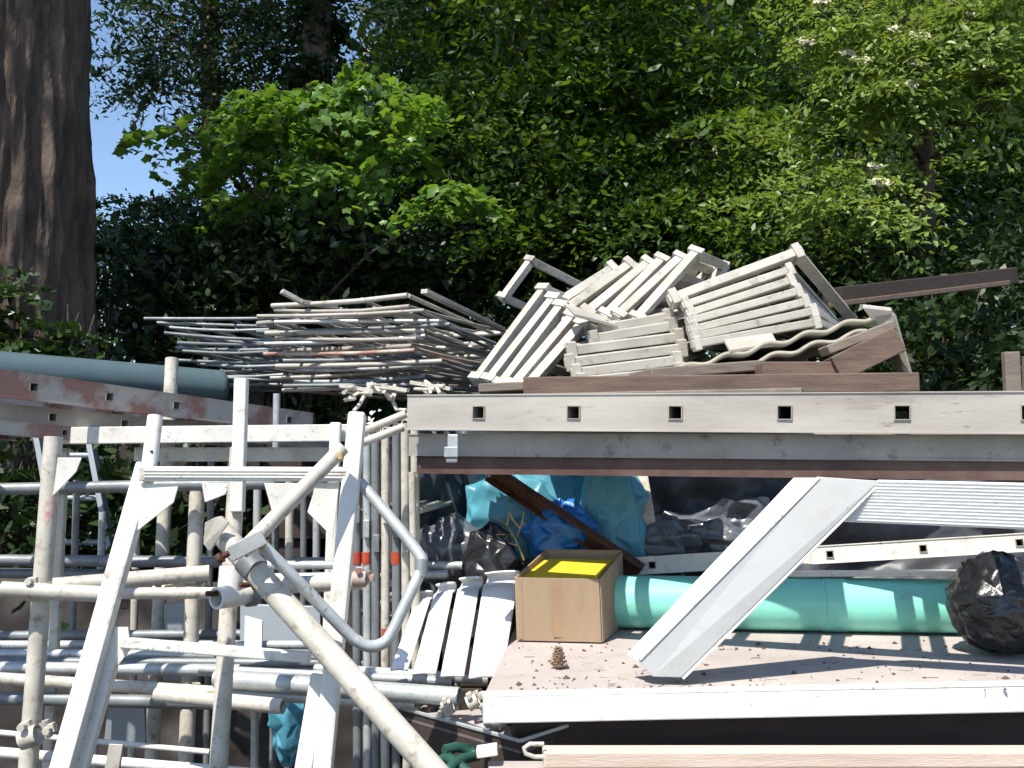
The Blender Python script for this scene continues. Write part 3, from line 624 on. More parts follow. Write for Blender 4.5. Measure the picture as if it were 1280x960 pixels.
# green pipe
T = thing("green_pipe", "mint green plastic pipe lying along the back of the deck", "pipe", (0, 2.9, Z0))
gr = .0735; ga, gb = P(752, 752, 2.90), P(1215, 752, 2.80); ga.z = gb.z = Z0 + gr + .003
gd = (gb - ga).normalized()
MB().tube(ga, gb, gr, n=40, wall=.006).build("barrel", M["green"], T)
for px in (1042, ):
    c = ga + gd * ((P(px, 752, 2.83) - ga).dot(gd)); MB().tube(c - gd * .03, c + gd * .03, gr + .0022, n=40, wall=.004).build("collar", M["green"], T)
# black wrapped bundle on the deck
bc = P(1254, 757, 2.52); bc.z = Z0 + .122
BUNDLE = bc
# pine cone
T = thing("pine_cone", "single brown pine cone standing on the pale deck", "pine cone", (P(698, 831, 2.36)))
pc = P(698, 831, 2.36); pc.z = Z0 + .0045
MB().path([pc, pc + Vector((0, 0, .025)), pc + Vector((0, 0, .047))], 0, 8, [.012, .010, .003]).build("core", M["cone"], T)
for k in range(52):
    h_ = k / 52; a = k * 2.4; r_ = .021 * (1 - h_ * .72); z_ = .004 + h_ * .042
    c = pc + Vector((math.cos(a) * r_, math.sin(a) * r_, z_)); q = Vector((math.cos(a), math.sin(a), .3)).normalized(); sdv = Vector((-math.sin(a), math.cos(a), 0))
    MB().plate([c - q * .010 - sdv * .003, c - q * .010 + sdv * .003, c + sdv * .0048 + Vector((0, 0, .001)), c + q * .003 + Vector((0, 0, .003)), c - sdv * .0048 + Vector((0, 0, .001))], .0016, (0, 0, 1)).build("scale", M["cone"], T)
# leaf litter crumbs on the deck
db = MB(); rr = random.Random(9)
for k in range(210):
    x = rr.uniform(-.02, 1.15); y = rr.choice((rr.uniform(2.14, 2.62), rr.uniform(2.14, 2.62), rr.gauss(2.62, .05), rr.gauss(2.17, .015))); s_ = rr.uniform(.0015, .005) * (1.7 if rr.random() < .12 else 1)
    c = Vector((x, y, Z0 + .001)); vs = [c + Vector((math.cos(a) * s_ * rr.uniform(.6, 1.5), math.sin(a) * s_ * rr.uniform(.6, 1.2), 0)) for a in (0, 1.3, 2.5, 3.8, 5)]
    db.add(vs + [c + Vector((0, 0, s_ * .9))], [(i, (i + 1) % 5, 5) for i in range(5)])
for k in range(60):
    c = Vector((rr.uniform(0, 1.15), rr.uniform(2.14, 2.64), Z0 + .0012)); a = rr.uniform(0, 3.14); L_ = rr.uniform(.008, .02); e = Vector((math.cos(a), math.sin(a), 0)) * L_; q = Vector((-math.sin(a), math.cos(a), 0)) * .0007
    db.add([c - e - q, c + e - q, c + e + q + Vector((0, 0, .001)), c - e + q + Vector((0, 0, .001))], [(0, 1, 2, 3)])
tag(db.build("leaf_litter", M["debris"]), "brown crumbs of bark and leaf litter scattered on the deck", "litter", kind="stuff")

# ---------------------------------------------------------------- bags and tarpaulins under the ladders
def sheet(name, label, cat, c4, m, amp, sc, seed, nu=46, nv=34, thick=.004, sag=0.0, ridge=1.0):
    a, b, c, d = [P(*q) for q in c4]        # bottom left, bottom right, top right, top left
    def fn(u, v):
        p = a.lerp(b, u).lerp(d.lerp(c, u), v)
        w = noise.fractal(Vector((u * sc + seed, v * sc * .6, seed)), 1.0, 2.0, 4) * amp
        w2 = abs(noise.noise(Vector((u * sc * 1.7 + v * 1.5 + seed, v * sc * .5, 3 + seed)))) * amp * ridge * 1.6
        return p + Vector((w * .3, -w - w2, w * .4 - sag * math.sin(math.pi * u) * (1 - v)))
    mb = MB().grid(fn, nu, nv)
    return tag(mb.build(name, m, None, 0, thick), label, cat)
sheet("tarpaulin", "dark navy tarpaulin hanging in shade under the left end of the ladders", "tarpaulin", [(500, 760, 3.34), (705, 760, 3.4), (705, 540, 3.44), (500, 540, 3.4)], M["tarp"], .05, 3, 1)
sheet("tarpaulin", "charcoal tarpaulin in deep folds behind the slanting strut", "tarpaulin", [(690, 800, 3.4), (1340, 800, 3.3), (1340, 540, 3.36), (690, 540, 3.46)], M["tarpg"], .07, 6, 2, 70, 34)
def crumple(c, r, n, amp, seed, lump=.25):
    """faceted body of creased plastic film"""
    r3 = random.Random(seed); c = Vector(c); mb = MB(); vs = []; w = int(n * 1.7)
    for j in range(n + 1):
        for i in range(w):
            a = 2 * math.pi * (i + .5 * (j % 2) + r3.uniform(-.32, .32)) / w; e = math.pi * ((j + (r3.uniform(-.3, .3) if 0 < j < n else 0)) / n - .5)
            q = Vector((math.cos(a) * math.cos(e), math.sin(a) * math.cos(e), math.sin(e)))
            k = 1 + lump * noise.noise(q * 1.4 + Vector((seed * 3.1, 0, seed))) + r3.uniform(-amp, amp)
            vs.append(c + Vector((q.x * r[0], q.y * r[1], q.z * r[2])) * k)
    fs = []
    for j in range(n):
        for i in range(w):
            p_ = [j*w + i, j*w + (i+1) % w, (j+1)*w + (i+1) % w, (j+1)*w + i]
            fs += [(p_[0], p_[1], p_[2]), (p_[0], p_[2], p_[3])] if (i + j) % 2 else [(p_[0], p_[1], p_[3]), (p_[1], p_[2], p_[3])]
    mb.add(vs, fs); return mb
def soften(o, lv=2):
    m = o.modifiers.new("soft", 'SUBSURF'); m.levels = lv; m.render_levels = lv; m.subdivision_type = 'CATMULL_CLARK'
    bm = bmesh.new(); bm.from_mesh(o.data); cr = bm.edges.layers.float.new("crease_edge"); r3 = random.Random(3)
    for e in bm.edges: e[cr] = r3.choice((.2, .6, .9, 1.0))
    for f in bm.faces: f.smooth = True
    bm.to_mesh(o.data); bm.free(); return o
def bag(label, px, py, Y, r, m, seed, ridge=.3):
    mb = crumple(P(px, py, Y), [x * 1.08 for x in r], 10, .15 + ridge * .14, int(seed * 10))
    return tag(soften(mb.build("plastic_bag", m)), label, "bag")
bag("teal plastic sack catching the sun just left of the bare twig", 632, 645, 3.16, (.115, .05, .135), M["teal"], 2.2)
bag("shiny royal blue bag behind the cardboard box", 700, 668, 3.08, (.10, .06, .085), M["bluebag"], 3.7)
bag("crumpled pale teal sack right of the royal blue bag", 764, 648, 3.14, (.10, .05, .15), M["teal"], 5.1, .42)
bag("dusty grey film sack beside the upright steel frames", 560, 692, 3.1, (.115, .08, .10), M["greybag"], 6.3)
bag("black rubbish bag in shade left of the cardboard box", 612, 712, 2.98, (.085, .06, .105), M["black"], 7.9)
bag("grey plastic film lying at the foot of the pale post", 830, 680, 3.16, (.10, .06, .07), M["greybag"], 8.4)
bag("grey crumpled plastic in the tarpaulin folds left of the strut", 905, 672, 3.18, (.11, .06, .055), M["greybag"], 9.4, .4)
def crumpled_sheet(label, c4, m, nu, nv, amp, seed):
    a, b, c, d = [P(*q) for q in c4]; r3 = random.Random(seed); vs = []
    for j in range(nv + 1):
        for i in range(nu + 1):
            u, v = (i + r3.uniform(-.35, .35)) / nu, (j + r3.uniform(-.35, .35)) / nv
            vs.append(a.lerp(b, u).lerp(d.lerp(c, u), v) + Vector((0, -1, .25)) * r3.uniform(-amp, amp))
    mb = MB(); w = nu + 1; fs = []
    for j in range(nv):
        for i in range(nu):
            p_ = [j*w + i, j*w + i + 1, (j+1)*w + i + 1, (j+1)*w + i]
            fs += [(p_[0], p_[1], p_[2]), (p_[0], p_[2], p_[3])] if r3.random() < .5 else [(p_[0], p_[1], p_[3]), (p_[1], p_[2], p_[3])]
    mb.add(vs, fs)
    return tag(soften(mb.build("plastic_sheet", m, None, 0, .0), 2), label, "sheet")
crumpled_sheet("crumpled pale blue plastic sheet hanging behind the rusty angle iron", [(590, 690, 3.26), (815, 700, 3.22), (800, 585, 3.32), (600, 585, 3.32)], M["teal"], 9, 6, .045, 5)
crumpled_sheet("crumpled grey plastic sheet between the pale post and the strut", [(825, 700, 3.24), (985, 705, 3.2), (960, 620, 3.3), (830, 640, 3.3)], M["greybag"], 7, 5, .04, 6)
tag(MB().channel(P(612, 590, 3.06), P(800, 716, 2.99), .034, .05, .005, roll=.5).build("angle_iron", M["rust"], None, .001), "rusty angle iron slanting down across the blue bags", "angle iron")
tag(MB().beam(P(797, 590, 3.2), P(818, 700, 3.12), .06, .02, up=(0, -1, 0), w1=.045).build("wooden_post", M["cream"], None, .003), "short pale post standing between the teal sack and the tarpaulin", "post")

tag(soften(crumple(BUNDLE, (.128, .13, .122), 17, .055, 77, .12).build("black_bundle", M["black"])), "large round bundle wrapped in crinkled black plastic on the deck", "bundle")
# white curved panels
def wpanel(label, c4, seed, curl=.05):
    a, b, c, d = [P(*q) for q in c4]
    ctr = (a + b + c + d) / 4; T = thing("white_panel", label, "panel", a, "white panels leaning in a row")
    nrm = (b - a).cross(d - a).normalized(); nrm = nrm if nrm.y < 0 else -nrm
    def fn(u, v):
        p = a.lerp(b, u).lerp(d.lerp(c, u), v)
        return p + nrm * (.003 * math.sin(u * math.pi) + .0012 * noise.noise(Vector((u * 4, v * 3, seed))))
    MB().grid(fn, 10, 8).build("sheet", M["whiteplain"], T, 0, .006)
    def fl(u, v):
        p = d.lerp(c, u) + nrm * (.003 * math.sin(u * math.pi))
        an = v * math.pi * .9; back = Vector((.25, .93, .0)).normalized()
        return p + back * (curl * math.sin(an)) + Vector((0, 0, curl * .55 * (1 - math.cos(an)) * (1 if v < .6 else 1))) * .7
    MB().grid(fl, 10, 8).build("rolled_rim", M["whiteplain"], T, 0, .006)
wpanel("leftmost narrow white panel leaning beside the bent tube", [(488, 838, 2.66), (510, 838, 2.66), (538, 750, 2.86), (520, 752, 2.86)], 1, .03)
wpanel("second narrow white panel, just right of the leftmost one", [(516, 843, 2.61), (545, 843, 2.61), (566, 741, 2.86), (543, 744, 2.86)], 2, .035)
wpanel("third white panel, left of the widest one", [(551, 846, 2.57), (580, 846, 2.57), (599, 736, 2.86), (572, 738, 2.86)], 3, .04)
wpanel("widest white panel at the right of the row, next to the box", [(586, 848, 2.53), (628, 846, 2.53), (647, 730, 2.86), (604, 733, 2.86)], 4, .045)

# ---------------------------------------------------------------- heap of white frames on the right
def frame4(name, label, cat, A, B, C, w, h, m, bars=2, group=None, Dk=None, bar_dir=0, hooks=0, jit=.002, bm=None, rod=0.0):
    """open rectangular frame through three corners A-B-C (fourth follows)"""
    A, B, C = P(*A), P(*B), P(*C); D = A + C - B
    up = (B - A).cross(C - B).normalized(); up = up if up.z > 0 else -up
    T = thing(name, label, cat, min((A, B, C, D), key=lambda q: q.z), group)
    e1, e2 = (B - A).normalized(), (C - B).normalized()
    if rod:
        r4 = random.Random(sum(map(ord, label)))
        def rail(a, b__, nm, rr_, mm_):
            sg_ = Vector((r4.uniform(-.006, .006), r4.uniform(-.01, .01), r4.uniform(-.012, .002)))
            ex = (b__ - a).normalized() * (r4.uniform(.0, .05) if nm == 'side_rail' else -.006)
            q_ = [a - ex, a.lerp(b__, .3) + sg_ * .8, a.lerp(b__, .65) + sg_, b__ + ex]
            MB().path(q_, rr_, 8).build(nm, mm_, T)
        rail(A, B, "side_rail", rod, m); rail(D, C, "side_rail", rod, m); rail(B, C, "end_rail", rod * .9, m); rail(A, D, "end_rail", rod * .9, m)
        for k in range(bars): t = (k + 1) / (bars + 1); rail(A.lerp(B, t), D.lerp(C, t), "cross_bar", rod * .75, bm or m)
        return T
    MB().beam(A - e1 * w / 2, B + e1 * w / 2, w, h, up).jitter(jit).build("side_rail", m, T, .003)
    MB().beam(D - e1 * w / 2, C + e1 * w / 2, w, h, up).jitter(jit).build("side_rail", m, T, .003)
    MB().beam(B + e2 * w / 2, C - e2 * w / 2, w, h * .9, up).build("end_rail", m, T, .003)
    MB().beam(A + e2 * w / 2, D - e2 * w / 2, w, h * .9, up).build("end_rail", m, T, .003)
    for k in range(bars):
        t = (k + 1) / (bars + 1)
        if bar_dir == 0: MB().beam(A.lerp(B, t) + e2 * w / 2, D.lerp(C, t) - e2 * w / 2, w * .8, h * .7, up).build("cross_bar", bm or m, T, .002)
        else: MB().beam(A.lerp(D, t) + e1 * w / 2, B.lerp(C, t) - e1 * w / 2, w * .8, h * .7, up).build("cross_bar", bm or m, T, .002)
    for k in range(hooks):
        q = (A, B)[k % 2]; MB().beam(q - up * h * .9, q + up * h * .9, w * 1.35, h * .9, e1).build("lug", m, T, .002)
    return T
GW = "white frames heaped on the right"
W_ = M["alu"]
fr = [("open white frame tilted up alone at the top left of the heap", (630, 372, 4.25), (664, 326, 4.3), (735, 362, 4.6), .034, .03, 0)]
o5 = ["first", "second", "third", "fourth", "fifth", "sixth", "seventh"]
rh = random.Random(33); jj = lambda s_: rh.uniform(-s_, s_)
for k in range(5):
    fr.append((f"{o5[k]} from the left of the steep white frames at the heap's left end", (598 + 15 * k, 474 + 3 * k + jj(2), 3.80 - .035 * k), (680 + 12 * k + jj(3), 361 + 11 * k + jj(3), 3.98 - .04 * k), (758 + 7 * k, 396 + 8 * k, 4.25), .040, .036, 2))
for k in range(6):
    fr.append((f"{o5[k]} from the left of the parallel frames slanting up in mid heap", (688 + 22 * k + jj(4), 386 + 3 * k + jj(3), 4.02 - .03 * k), ((766, 786, 808, 826, 848, 868)[k] + jj(2), (337, 332, 330, 326, 324, 317)[k], 4.16), ((806, 826, 848, 866, 888, 906)[k], (350, 346, 343, 340, 338, 333)[k], 4.6), .040, .036, 2))
for k in range(6):
    fr.append((f"{o5[k]} from the top of the low frames left of the slatted stack", ((754, 744, 716, 714, 722, 730)[k] + jj(3), (410, 423, 438, 453, 466, 477)[k], 3.72 - .04 * k), ((836, 840, 848, 852, 846, 850)[k], (396, 407, 421, 435, 450, 464)[k], 3.74 - .04 * k), ((866, 868, 876, 880, 876, 880)[k], (384, 395, 406, 419, 436, 450)[k], 4.2), .040, .035, 2))
for lb, A, B, C, w, h, nb in fr: frame4("metal_hurdle", lb, "frame", A, B, C, w, h, W_, nb, GW, hooks=2, bm=M["aludark"])
ords = ["top", "second", "third", "fourth", "fifth", "sixth", "bottom"]
st = [((842, 374), (996, 318), .045), ((860, 383), (984, 338), .036), ((863, 393), (990, 353), .036), ((865, 403), (998, 366), .036), ((867, 412), (1006, 378), .034), ((869, 421), (1014, 390), .034), ((873, 430), (1020, 402), .034)]
for k, (a, b_, w) in enumerate(st):
    Ya = 3.66 - .02 * k
    frame4("metal_hurdle", f"{ords[k]} frame of the slatted stack at the right of the heap", "frame", (a[0] + jj(3), a[1] + jj(1.5), Ya), (b_[0] + jj(3), b_[1] + jj(1.5), Ya + .05), (b_[0] + 68 - 4 * k, b_[1] + 80 - 10 * k, Ya + 1.05), w,   .034 if k == 0 else .028, W_, 4, GW, hooks=2, bar_dir=0, bm=M["aludark"])
# leaning bright rail at the stack's right end is part of the top frame's outline already; loose flat plates tucked in
for lb, q in (("flat pale plate lying across the top of the steep frames", [(705, 378, 3.75), (758, 396, 3.8), (772, 406, 3.7), (718, 392, 3.6)]), ("flat pale plate at the foot of the slatted stack", [(905, 424, 3.5), (965, 416, 3.5), (972, 428, 3.4), (912, 437, 3.4)])):
    tag(MB().plate([P(*x) for x in q], .012, (0, -.2, 1)).build("metal_plate", W_, None, .002), lb, "plate")

# corrugated sheets, boards and ridge piece beside the heap
def corr(label, p0, p1, depth, wl, amp, thick, rise=0.0):
    a, b = P(*p0), P(*p1); L = (b - a).length; e = (b - a).normalized(); up = Vector((-e.z, 0, e.x)).normalized()
    def fn(u, v): return a + e * (L * u) + Vector((.10, 1, rise)) * (depth * v) + up * (amp * math.sin(2 * math.pi * L * u / wl))
    return tag(MB().grid(fn, 110, 6).build("corrugated_sheet", M["asb"], None, 0, thick), label, "roof sheet")
corr("upper corrugated cement roof sheet tilted under the slatted stack", (846, 462, 3.42), (1108, 392, 3.36), .8, .14, .008, .015)
corr("lower corrugated cement roof sheet tilted under the upper one", (905, 462, 3.38), (1106, 408, 3.33), .8, .14, .008, .015)
for lb, a, b_, w, h, mm in (
    ("short brown board lying flat beneath the corrugated sheets", (942, 466, 3.32), (1034, 466, 3.32), .25, .05, "brownwood"),
    ("brown board tilted up under the right end of the corrugated sheets", (1036, 466, 3.30), (1112, 428, 3.28), .25, .085, "brownwood"),
    ("thin brown batten tilted just under the corrugated sheets", (1030, 440, 3.26), (1112, 408, 3.26), .1, .03, "greywood"),
    ("long grey brown sleeper along the back of the top ladder", (655, 487, 3.26), (1128, 481, 3.22), .3, .06, "brownwood"),
    ("grey flat board sticking out below the bright pair of frames", (800, 470, 3.3), (935, 460, 3.4), .2, .035, "greywood"),
    ("grey plank under the foot of the steep frames", (600, 488, 3.5), (760, 480, 3.5), .3, .03, "greywood")):
    tag(MB().beam(P(*a), P(*b_), w, h).jitter(.003).build("timber_board", M[mm], None, .004), lb, "board")
for lb, a, b_ in (("added grey shade plank lying across the back of the ladder stack, front one", (-.20, 2.86, 1.700), (.74, 2.525, 1.700)), ("added grey shade plank lying across the back of the ladder stack, rear one", (.12, 3.0, 1.700), (.50, 2.86, 1.700))):
    tag(MB().beam(a, b_, .2, .022).build("shade_plank", M["greywood"], None, .003), lb, "plank")  # planks added behind the top rail to shade the bags and pipe
T = thing("ridge_piece", "cream folded ridge piece hooked over the right end of the sheets", "ridge piece", P(1130, 470, 3.25))
MB().plate([P(1078, 380, 3.3), P(1114, 384, 3.22), P(1120, 396, 3.24), P(1090, 396, 3.32)], .012, (0, -.3, 1)).build("top_flange", M["white"], T, .003)
MB().plate([P(1092, 394, 3.30), P(1118, 392, 3.22), P(1139, 468, 3.22), P(1122, 470, 3.30)], .02, (-.6, -.8, 0)).build("side_flange", M["asb"], T, .003)
tag(MB().beam(P(1122, 505, 3.1), P(1121, 468, 3.1), .028, .02, up=(0, -1, 0)).build("wooden_peg", M["timber"], None, .003), "short pinkish wooden stub right of the sleeper end", "stub")
T = thing("rafter", "long dark rafter lying in shade in front of the brambles at right", "rafter", P(1150, 370, 4.9))
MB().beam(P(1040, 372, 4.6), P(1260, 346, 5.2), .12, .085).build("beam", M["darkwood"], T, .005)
MB().beam(P(1040, 381, 4.53), P(1258, 354, 5.13), .05, .025).build("batten", M["brownwood"], T, .004)
tag(MB().beam(P(1266, 500, 3.6), P(1263, 440, 3.6), .055, .03, up=(0, -1, 0)).beam(P(1300, 500, 3.6), P(1300, 446, 3.6), .12, .025, up=(0, -1, 0)).build("wooden_board", M["greywood"], None, .003), "brown wooden panel standing at the right edge above the ladder", "panel")

# timber stacks that carry the heaps (mostly hidden)
def crib(label, x0, x1, y0, y1, top):
    T = thing("timber_crib", label, "timber stack", ((x0 + x1) / 2, (y0 + y1) / 2, 0))
    z = .1
    k = 0
    while z < top - .05:
        hh = min(.2, top - z + .1 - .0) 
        for t in (0.06, .5, .94):
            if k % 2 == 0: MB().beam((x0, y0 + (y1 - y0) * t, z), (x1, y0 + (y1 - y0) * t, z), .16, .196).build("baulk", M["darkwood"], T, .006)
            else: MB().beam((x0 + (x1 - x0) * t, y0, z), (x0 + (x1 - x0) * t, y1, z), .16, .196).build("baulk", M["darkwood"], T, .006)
        z += .2; k += 1
crib("dark timber stack behind the tarpaulins that carries the white frames", .0, 1.4, 3.45, 4.4, 1.72)
crib("dark timber stack that carries the long metal frames", -1.0, -.12, 4.15, 5.1, 1.66)
crib("dark timber stack that carries the shaded frames at the far left", -1.85, -1.25, 4.8, 5.7, 1.66)

# ---------------------------------------------------------------- stacks of long frames in the middle
num = ["top", "second", "third", "fourth", "fifth", "sixth", "seventh", "eighth", "ninth", "tenth", "eleventh", "twelfth", "thirteenth", "fourteenth"]
rr = random.Random(12)
mats_mid = ("alu", "aludark", "aludark", "aludark", "galv", "steel", "aludark", "aludark", "galv", "aludark", "redalu", "steel", "aludark", "galv", "aludark", "steel", "steel", "aludark")  # mostly duller metals, putting the stack's shade into its colour
num += ["fifteenth", "sixteenth", "seventeenth", "eighteenth"]
for k in range(18):
    j = lambda s: rr.uniform(-s, s)
    dy = 6.3 * k
    sx = rr.uniform(-8, 26) + k
    A = (332 + sx, 381 + dy + j(4), 4.2 + j(.14)); B = (528 + j(26) - (k > 6) * 6, 373 + dy + j(4) + (4 if k % 3 == 1 else 0), 4.05 + j(.12)); C = (622 + j(12), 414 + dy * .72 + j(5), 4.95 + j(.1))
    frame4("scaffold_section", f"{num[k]} long metal frame in the stack left of the white frames", "frame", A, B, C, .026, .021, M[mats_mid[k]], 2 + k % 3, "long frames stacked in the middle", bm=M["aludark"], rod=.0085 if k % 3 else .011)
for k in range(13):
    j = lambda s: rr.uniform(-s, s)
    dy = 7.0 * k
    A = (205 + j(16) + 5 * k, 398 + dy + j(4), 4.85 + j(.1)); B = (340 + j(16), 400 + dy + j(4), 4.9 + j(.08)); C = (400 + j(10), 428 + dy * .72 + j(4), 5.7 + j(.1))
    frame4("scaffold_section", f"{num[k]} grey frame in the shaded stack right of the great trunk", "frame", A, B, C, .03, .018, M["steel"], 2, "shaded frames stacked at the left", bm=M["steel"], rod=.0085)  # steel throughout: the darker metal stands in for shade on this stack
# bent strip ends poking up from the pile
for lb, pts in (("bare metal bar poking out at the upper left of the middle stack", [(352, 364, 4.1), (378, 378, 4.15), (420, 384, 4.3)]), ("loose metal bar slanting over the right end of the middle stack", [(530, 364, 3.9), (580, 388, 4.2), (628, 412, 4.6)])):
    mb = MB(); q = [P(*x) for x in pts]; mb.beam(q[0], q[1], .03, .018); mb.beam(q[1], q[2], .03, .018)
    tag(mb.build("metal_bar", M["alu"], None, .002), lb, "bar")
# wire brackets in front of the stack
for lb, px, py, sd in (("bent wire bracket left of the ladder stack end", 452, 488, 1), ("tangled wire bracket nearest the ladder stack end", 486, 486, 2), ("wire bracket lying behind the left end of the top ladder", 540, 484, 3)):
    mb = MB(); r3 = random.Random(sd)
    for k in range(5):
        a = (px + r3.uniform(-22, 22), py + r3.uniform(-8, 4)); b_ = (px + r3.uniform(-22, 22), py + r3.uniform(-4, 26)); c = (b_[0] + r3.uniform(-14, 14), b_[1] + r3.uniform(-10, 10))
        mb.path([P(*a, 3.2), P(*b_, 3.15), P(*c, 3.12)], .0065, 6)
    mb.beam(P(px - 26, py - 6, 3.2), P(px + 24, py + 2, 3.15), .02, .012)
    tag(mb.build("wire_bracket", M["cream"]), lb, "bracket")

# ---------------------------------------------------------------- grey pipe at far left
T = thing("grey_pipe", "dark grey green plastic pipe at the left edge above the red ladder", "pipe", P(150, 490, 3.4))
pa, pb = P(-60, 459, 3.9), P(276, 485, 4.5)
MB().tube(pa, pb, .08, n=32, wall=.006).build("barrel", M["greypipe"], T)
e = (pb - pa).normalized(); cap = MB()
cap.path([pb - e * .012, pb - e * .004, pb + e * .008, pb + e * .018], 0, 32, [.0815, .0815, .075, .06]); cap.build("end_cap", M["greypipe"], T)

# ---------------------------------------------------------------- scaffold on the left
def post(name, label, a, b_, r, m, cat="pole", extend=0.0, n=16, group=None, hollow=True):
    a, b_ = P(*a), P(*b_)
    if extend: b_ = b_ + (b_ - a).normalized() * extend
    return tag(MB().tube(a, b_, r, n=n, hollow=hollow).build(name, m, None), label, cat, group)
GP = "scaffold poles standing at the left"
T = thing("scaffold_pole", "leftmost upright cream scaffold pole with a faint red paint mark", "pole", P(35, 962, 2.66), GP)
q0, q1 = P(67, 546, 2.72), P(35, 962, 2.66); qd = (q1 - q0).normalized()
MB().tube(q0, q1 + qd * .6, .0242, n=16).build("barrel", M["cream"], T)
pm = MB(); cx = q0 + qd * .165
pm.grid(lambda u, v: cx + qd * (.06 * v + .012 * math.sin(u * 9)) + Vector((math.sin(.1 + u * 1.2), -math.cos(.1 + u * 1.2), 0)) * .0247, 8, 3); pm.build("paint_mark", M["redpale"], T)
post("scaffold_pole", "thin upright pole rising above the red ladder beside the grey pipe", (215, 448, 3.72), (189, 962, 3.5), .0242, M["cream"], extend=.5, group=GP)
post("scaffold_pole", "upright pole third from the left, just right of the thin tall one", (247, 598, 3.28), (232, 962, 3.2), .0242, M["cream"], extend=.5, group=GP)
post("scaffold_pole", "thick white upright pole that carries the open tube coupler", (298, 560, 2.45), (273, 962, 2.30), .0205, M["cream"], extend=.8, group=GP)
T = thing("square_post", "white square post with a small hole standing above the red ladder", "post", P(299, 640, 2.42))
sq = MB().beam(P(302, 474, 2.42), P(297, 640, 2.40), .030, .030, up=(0, -1, 0)).build("tube", M["white"], T, .003)
MB().beam(P(298, 514, 2.402), P(298, 517, 2.402), .007, .004, up=(0, -1, 0)).build("hole", M["darkwood"], sq)
tag(MB().tube(P(346, 492, 3.6), P(345, 560, 3.6), .013).build("short_tube", M["galv"]), "short grey tube standing behind the red ladder near its right end", "tube")

# white trestle frames
def gusset(T, pts, t=.004): MB().plate([P(*q) for q in pts], t, (0, -1, 0)).build("gusset", M["white"], T, .001)
T = thing("trestle", "large white trestle frame with slanting legs and a ribbed rail in front", "trestle", P(75, 962, 1.93))
def leg(T, a, b_, w, d_, ext=.5, m="white"):
    a, b_ = P(*a), P(*b_); b2 = b_ + (b_ - a).normalized() * ext
    return MB().beam(a, b2, w, d_, up=(0, -1, 0)).build("leg", M[m], T, .006)
sk = MB().tube(P(194, 521, 2.16), P(186, 588, 2.12), .0165).build("socket", M["white"], T)
leg(T, (184, 580, 2.12), (77, 962, 1.95), .040, .034)
rl = leg(T, (447, 516, 2.10), (404, 962, 1.97), .036, .034)
rb = MB().beam(P(176, 592, 2.085), P(436, 593, 2.075), .03, .030).build("rail", M["white"], T, .003)
for k in range(3): MB().beam(P(180, 588 + 4 * k, 2.069), P(432, 589 + 4 * k, 2.059), .004, .0035).build("rib", M["white"], rb, .001)
gusset(T, [(176, 604, 2.08), (223, 607, 2.075), (217, 628, 2.075), (166, 668, 2.07)])
gusset(T, [(424, 603, 2.07), (396, 603, 2.07), (384, 640, 2.07), (416, 672, 2.065)])
MB().beam(P(443, 562, 2.072), P(443, 566, 2.072), .009, .003, up=(0, -1, 0)).build("hole", M["darkwood"], rl)
MB().beam(P(189, 563, 2.118), P(189, 567, 2.118), .006, .003, up=(0, -1, 0)).build("hole", M["darkwood"], sk)
T = thing("trestle", "smaller white trestle frame with a low rail behind the slanting leg", "trestle", P(95, 962, 2.02))
leg(T, (148, 788, 2.05), (98, 962, 2.0), .036, .03)
leg(T, (400, 842, 2.03), (380, 962, 1.98), .034, .03)
MB().beam(P(152, 803, 2.03), P(388, 822, 2.01), .022, .020).build("rail", M["white"], T, .003)
gusset(T, [(142, 784, 2.03), (160, 784, 2.03), (163, 812, 2.03), (146, 834, 2.03)])
T = thing("trestle", "white trestle frame behind, carrying the red ladder on its board", "trestle", P(300, 700, 2.75))
MB().beam(P(60, 545, 3.2), P(440, 541, 3.2), .05, .054).build("board", M["white"], T, .003)
MB().beam(P(170, 568, 3.25), P(436, 568, 3.25), .04, .046).build("rail", M["cream"], T, .003)
gusset(T, [(72, 572, 2.69), (102, 572, 2.69), (95, 590, 2.69), (66, 620, 2.69)], .005)
gusset(T, [(252, 604, 2.9), (286, 604, 2.9), (282, 618, 2.9), (256, 628, 2.9)], .005)
gusset(T, [(330, 604, 2.9), (372, 604, 2.9), (340, 640, 2.9)], .005)
leg(T, (420, 528, 3.15), (414, 700, 3.15), .035, .03, .9)
leg(T, (80, 560, 3.2), (76, 640, 3.2), .03, .03, 1.4, "cream")

# the big loose tube in front, with its clamp, the brace and the bent tube
T = thing("scaffold_tube", "thick cream tube slanting down in front to the bottom edge", "tube", P(545, 965, 1.7))
ta, tb = P(268, 656, 2.0), P(552, 975, 1.80); te = (tb - ta).normalized()
MB().tube(ta, tb + te * .4, .0232, n=24, wall=.004).build("barrel", M["cream"], T)
MB().plate([P(256, 653, 1.94), P(270, 646, 1.95), P(286, 652, 1.955), P(262, 690, 1.94), P(254, 680, 1.935)], .004, (-.3, -.9, .2)).build("flattened_lip", M["cream"], T, .001)
ca = P(314, 707, 1.965)
T = thing("scaffold_clamp", "grey steel clamp with rusty bolt round the thick slanting tube", "clamp", ca)
MB().tube(ca - te * .016, ca + te * .016, .027, n=20, wall=.0035).build("collar", M["steel"], T)
MB().tube(P(288, 690, 1.89), P(272, 700, 1.90), .006, n=8, hollow=False).tube(P(278, 696, 1.89), P(273, 699, 1.89), .011, n=6, hollow=False).build("bolt", M["rust"], T)
MB().beam(P(288, 693, 1.885), P(330, 671, 1.87), .03, .007, up=(0, -1, 0)).build("strap", M["galv"], T, .002)
T = thing("diagonal_brace", "pale yellowish tube slanting up to the right from the steel clamp", "brace", P(302, 692, 1.92))
